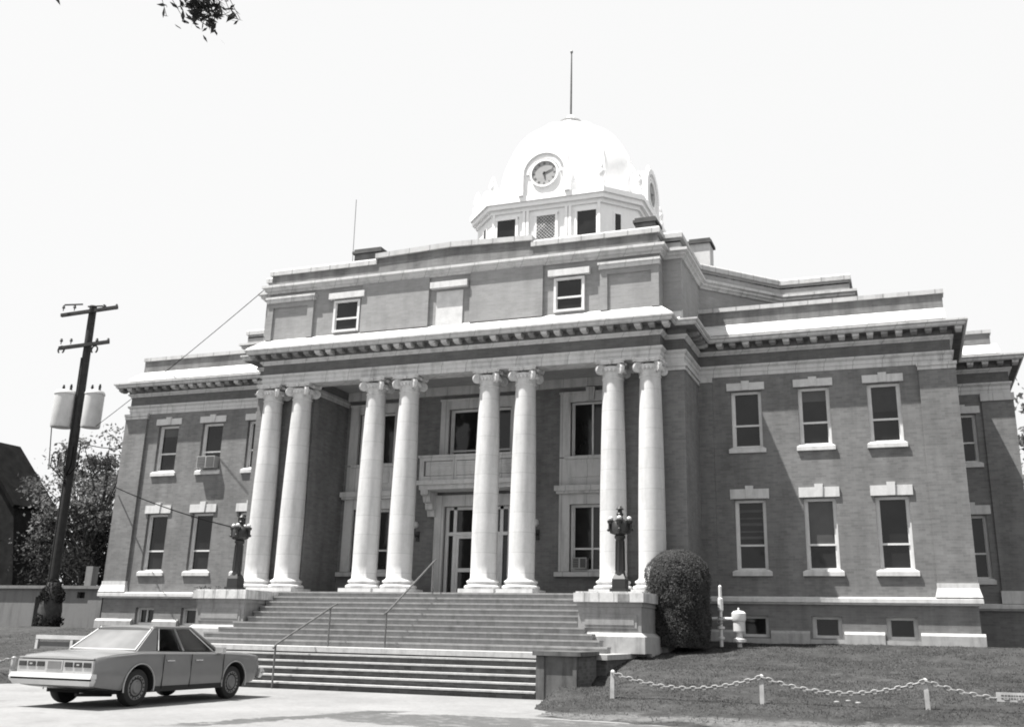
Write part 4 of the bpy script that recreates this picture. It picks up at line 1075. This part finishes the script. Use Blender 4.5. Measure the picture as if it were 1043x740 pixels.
# overhanging branch of a street tree outside the picture
random.seed(31)
OT = thing('street_tree', 'near tree whose leafy branch tip hangs into the sky at the top edge', 'tree', (6.5,-33.5,-2.65))
O0 = Vector((6.5,-33.5,-2.65)); tip = Vector((9.60,-24.93,3.2))
def CAMP(u, v, d): return None
b = MB().tube([(0,0,-.2),(.1,0,2.5),(.0,.1,5.2),(.1,.1,7.5)], .2, 12, .1)
limb = [Vector((0.02,.05,5.0)), Vector((.9,2.8,6.5)), Vector((2.2,6.1,6.75)), tip-O0+Vector((0,0,.35))]
b.tube(limb, .07, 8, .02)
for k in range(8): 
    a = 2*PI*k/8; b.tube([(0.05,.05,5.6+.2*k), (1.2*math.cos(a),1.2*math.sin(a),7.+.1*k)], .05, 6, .02)
b.build('trunk', M['bark'], OT, 60)
pts = []
for k in range(8):
    a = 2*PI*k/8
    for j in range(220): pts.append((1.2*math.cos(a)+random.gauss(0,.5), 1.2*math.sin(a)+random.gauss(0,.5), 7.3+.1*k+random.gauss(0,.4)))
leaf_cloud(pts, .06, M['leaf_dark'], 'crown', OT, .4)
SPRIG = []   # filled after the camera maths below

# ================================================================== LEFT BACKGROUND
lb = thing('outbuilding', 'low pale flat roofed outbuilding behind the utility pole', 'building', (-24, 8, -1.9))
def lp(b, name, m): return b.xf(Matrix.Translation((24,-8,1.9))).build(name, m, lb)
lp(wall_y(-31, -19.6, -2.2, .42, 8, [(-24.75,-23.55,-1.8,.05),(-22.3,-21.85,-.0,.28)], .5), 'wall', M['low_wall'])
lp(MB().box(-31.2,-19.4,7.85,13,.42,.56), 'roof', M['low_wall'])
lp(MB().box(-31,-19.6,8.55,13,-2.2,.41), 'rear_wall', M['under'])
lp(MB().box(-24.75,-23.55,8.35,8.4,-1.8,.05), 'doorway', M['under'])
lp(MB().box(-22.3,-21.85,8.2,8.3,0,.28), 'vent', M['under'])
lp(MB().box(-21.6,-20.7,7.965,7.998,-1.7,.1), 'door', M['low_wall'])
lp(MB().box(-22.75,-22.35,8.8,9.2,.5,1.5), 'flue', M['low_wall'])
hs = thing('brick_house', 'dark brick house with steep gable at the far left edge', 'house', (-36, 15, -1.6))
def hp(b, name, m): return b.xf(Matrix.Translation((34.0+1.0,-15,1.6))).build(name, m, hs)
hp(MB().prism_y([(-48,-1.8),(-32.3,-1.8),(-32.3,1.2),(-33.1,5.3),(-36.9,9.3),(-48,9.3)], 14.5, 17.5), 'wall', M['house'])
rr_ = MB(); rr_.prism_y([(-33.0,5.2),(-32.85,5.35),(-36.75,9.45),(-36.9,9.31)], 14.3, 17.6); rr_.box(-48.2,-36.85,14.3,17.6,9.31,9.46); hp(rr_, 'roof', M['house_roof'])
hp(MB().box(-38.2,-36.95,14.6,15.5,9.2,10.3), 'chimney', M['house'])

# white barrier on the lawn behind the car
bz = lawn_h(-10,-4)-.14
wb_ = thing('barrier', 'low white wooden barrier frame on the grass behind the car', 'barrier', (-11.05,-4,bz))
b = MB().box(-1.1,1.6,-.05,.05,.42,.54); b.build('top_rail', M['white_paint'], wb_)
for x in (-1.05, .35, 1.5): MB().box(x-.05,x+.05,-.045,.045,-.1,.42).build('leg', M['white_paint'], wb_)
MB().box(-1.0,1.5,.0,.03,.03,.34).build('panel', M['low_wall'], wb_)

# utility pole
PX, PY = -20.82, 5.0
UP = thing('utility_pole', 'dark wooden utility pole with two crossarms and two transformer cans', 'utility pole', (PX, PY, -1.42))
MB().tube([(0,0,-.4),(-.05,0,6),(-.16,0,13.35)], .21, 14, .15).build('pole_shaft', M['pole'], UP, 60)
for z, L, rz in ((13.05, 1.28, 12), (11.55, 1.1, 14)):
    a = R(rz); ax = Vector((math.cos(a), math.sin(a)*1.0, 0)); c = Vector((-.14,-.2,z))
    b = MB().box(-L, L, -.06, .06, -.07, .07); b.xf(Matrix.Translation(c) @ Matrix.Rotation(a, 4, 'Z') @ Matrix.Rotation(R(-7), 4, 'Y'))
    o = b.build('crossarm', M['pole'], UP)
    for t in (-.95,-.55,.5,.95):
        p = c+ax*L*t
        MB().lathe([(.02,.05),(.02,.15),(.06,.16),(.06,.22),(.04,.24),(.05,.27),(.02,.3)], p.x, p.y, 10).xf(Matrix.Translation((0,0,z))).build('insulator', M['iron'], o, 50)
    if z > 12: 
        for t in (-.6, .25): p = c+ax*L*t; MB().tube([(p.x-.3,p.y-.2,z+.2-.12*t),(p.x+.3,p.y+.2,z+.3-.12*t)], .035, 6).build('pin_rail', M['pole'], o)
    else:
        for t in (-.9,.45):
            p = c+ax*L*t; MB().tube([(p.x+.16*math.cos(k*.5), p.y, z-.2+.16*math.sin(k*.5)) for k in range(-2,9)], .035, 6).build('hook', M['iron'], o, 60)
for x, y, z, r_, h_ in ((-.62,-.25,8.0,.44,1.62), (.76,-.1,7.95,.38,1.62)):
    b = MB().lathe([(.05,z),(r_*.95,z+.02),(r_,z+.1),(r_,z+h_*.86),(r_*1.06,z+h_*.87),(r_*1.06,z+h_*.9),(r_*.9,z+h_*.96),(.1,z+h_)], x, y, 24)
    o = b.build('transformer', M['can'], UP, 40)
    for k in (-.2,.2): MB().lathe([(.04,0),(.06,.05),(.04,.1),(.06,.15),(.03,.28)], x+k, y, 8).xf(Matrix.Translation((0,0,z+h_-.05))).build('bushing', M['iron'], o, 50)
    MB().box(*sorted((x*.3, x*.72)), y-.05, y+.12, z+.3, z+.42).box(*sorted((x*.3, x*.72)), y-.05, y+.12, z+1.0, z+1.12).build('hanger', M['iron'], o)
b = MB()
for k in range(5):
    x0 = -.9+.35*k; b.tube([(x0,-.2,6.9+.1*k),(x0+.1,-.3,6.4),(x0*.4,-.25,6.05),(0,-.2,5.7+.1*k)], .022, 6)
b.tube([(-1.05,-.2,9.4),(-1.2,-.2,8.2),(-1.0,-.2,6.5),(-.3,-.2,6.0)], .02, 6)
b.build('drop_wire', M['cable'], UP, 60)
MB().tube([(-.17,-.2,11),(-.05,-.25,6),(0,-.27,1)], .03, 6).build('conduit', M['pole'], UP, 60)
random.seed(41)
UP.scale = (1.0938,)*3
iv = thing('ivy', 'dark ivy mass climbing the foot of the utility pole', 'ivy', (PX+.15, PY-.1, -1.45))
pts = []
for k in range(2600):
    z = random.uniform(0,2.1)**1.; r_ = (.62 if z < 1.3 else .62-.35*(z-1.3)/.8)*(.8+.2*math.sin(z*5)); a = random.random()*6.28
    pts.append((r_*math.cos(a)*random.uniform(.5,1.05), r_*math.sin(a)*random.uniform(.5,1.05), z))
leaf_cloud(pts, .07, M['leaf_dark'], 'leaves', iv, .6)
MB().lathe([(.4,0),(.5,.8),(.4,1.5),(.25,2.0)], 0, 0, 12).build('stem', M['bark'], iv, 60)

def cable(label, p, q, sag, r_=.018, n=24):
    p, q = Vector(p), Vector(q); pts = [p.lerp(q, i/n)-Vector((0,0,sag*4*(i/n)*(1-i/n))) for i in range(n+1)]
    o = MB().tube([x-p for x in pts], r_, 6).build('service_wire', M['cable'], None, 60); o.location = p
    return tag(o, label, 'wire', 'overhead service wires')
cable('service wire rising from the transformers to the attic cornice', (PX+1.05,PY-.1,7.3), (-7.5,-.35,10.95), .1, .015)
cable('short service wire from the pole to the upper corner of the left wing', (PX+.6,PY-.2,6.6), (-16.02,3.3,5.95), .12, .018)
cable('wire sagging across the left wing facade down to the pedestal lamp', (-15.95,2.62,4.19), (-6.4,-2.0,1.93), .12, .02)

# ================================================================== CAMERA
W_, H_ = 1043., 740.
cam = bpy.data.cameras.new('camera'); co = bpy.data.objects.new('camera', cam); COL.objects.link(co); S.camera = co
f_, yaw, pit, rol = 1020.346, R(20.104), R(16.807), R(1.196); cu, cv = 548.255, 337.709
C_ = Vector((14.143,-29.994,-1.194))
fw_ = Vector((-math.sin(yaw)*math.cos(pit), math.cos(yaw)*math.cos(pit), math.sin(pit)))
r0_ = Vector((math.cos(yaw), math.sin(yaw), 0)); u0_ = r0_.cross(fw_)
r2_ = r0_*math.cos(rol)+u0_*math.sin(rol); u2_ = -r0_*math.sin(rol)+u0_*math.cos(rol)
mt = Matrix((r2_, u2_, -fw_)).transposed().to_4x4(); mt.translation = C_; co.matrix_world = mt
cam.sensor_fit = 'HORIZONTAL'; cam.sensor_width = 36; cam.lens = f_/W_*36
cam.shift_x = -(cu-W_/2)/W_; cam.shift_y = (cv-H_/2)/W_
cam.clip_start = .1; cam.clip_end = 5000

# leaves of the branch tip (real sprigs about eight metres from the photographer, hung from the limb)
random.seed(33)
b = MB(); pts = []
tipL = tip-O0
for k in range(48):
    end = tipL+Vector((random.gauss(0,.085)+.03, random.gauss(0,.09), random.uniform(-.2,.02)))
    st = limb[2].lerp(limb[3], random.uniform(.6,1.)); b.tube([st, (st+end)/2+Vector((0,0,.03)), end], .004, 5, .002)
    for j in range(5): pts.append(end+Vector((random.gauss(0,.035), random.gauss(0,.035), random.gauss(0,.035))))
for dx, dy, dz in ((-.9,-.5,-.08),(-.75,-.4,-.05),(.2,.1,-.08),(.27,.14,-.14)):
    end = tipL+Vector((dx,dy,dz)); b.tube([limb[3], (limb[3]+end)/2+Vector((0,0,.02)), end], .004, 5, .002)
    for j in range(3): pts.append(end+Vector((random.gauss(0,.03), random.gauss(0,.03), random.gauss(0,.02))))
b.build('twig', M['bark'], OT, 60)
leaf_cloud(pts, .036, M['leaf_dark'], 'branch_leaves', OT, .34)

# ================================================================== LIGHT
sd = Vector((1/2.8, 1/4.35, -1)).normalized()          # travel of the sunlight: from high left, slightly in front
sun = bpy.data.lights.new('sun', 'SUN'); sun.energy = 5.0; sun.angle = R(.5); sun.color = (1, .985, .96)
so = bpy.data.objects.new('sun', sun); COL.objects.link(so); so.rotation_euler = sd.to_track_quat('-Z', 'Y').to_euler()
wd_ = bpy.data.worlds.new('World'); S.world = wd_; wd_.use_nodes = True; t = wd_.node_tree; t.nodes.clear()
sky = N(t, 'ShaderNodeTexSky', sky_type='NISHITA'); sky.sun_disc = False
sky.sun_elevation = math.asin(-sd.z); sky.sun_rotation = math.atan2(-sd.x, -sd.y); sky.dust_density = 3.; sky.air_density = 1.
bw = N(t, 'ShaderNodeRGBToBW'); t.links.new(sky.outputs[0], bw.inputs[0])
# hazy, nearly even white sky: compress the clear-sky range
mr = N(t, 'ShaderNodeMapRange'); mr.inputs['From Min'].default_value = 0; mr.inputs['From Max'].default_value = 12
mr.inputs['To Min'].default_value = 3.55; mr.inputs['To Max'].default_value = 3.9; t.links.new(bw.outputs[0], mr.inputs['Value'])
bg = N(t, 'ShaderNodeBackground'); bg.inputs['Strength'].default_value = .1; t.links.new(mr.outputs[0], bg.inputs['Color'])
ou = N(t, 'ShaderNodeOutputWorld'); t.links.new(bg.outputs[0], ou.inputs[0])
S.view_settings.view_transform = 'Standard'; S.view_settings.look = 'None'; S.view_settings.exposure = 1.4; S.view_settings.gamma = 1
S.render.engine = 'CYCLES'
S.cycles.pixel_filter_type = 'BLACKMAN_HARRIS'; S.cycles.filter_width = 1.9
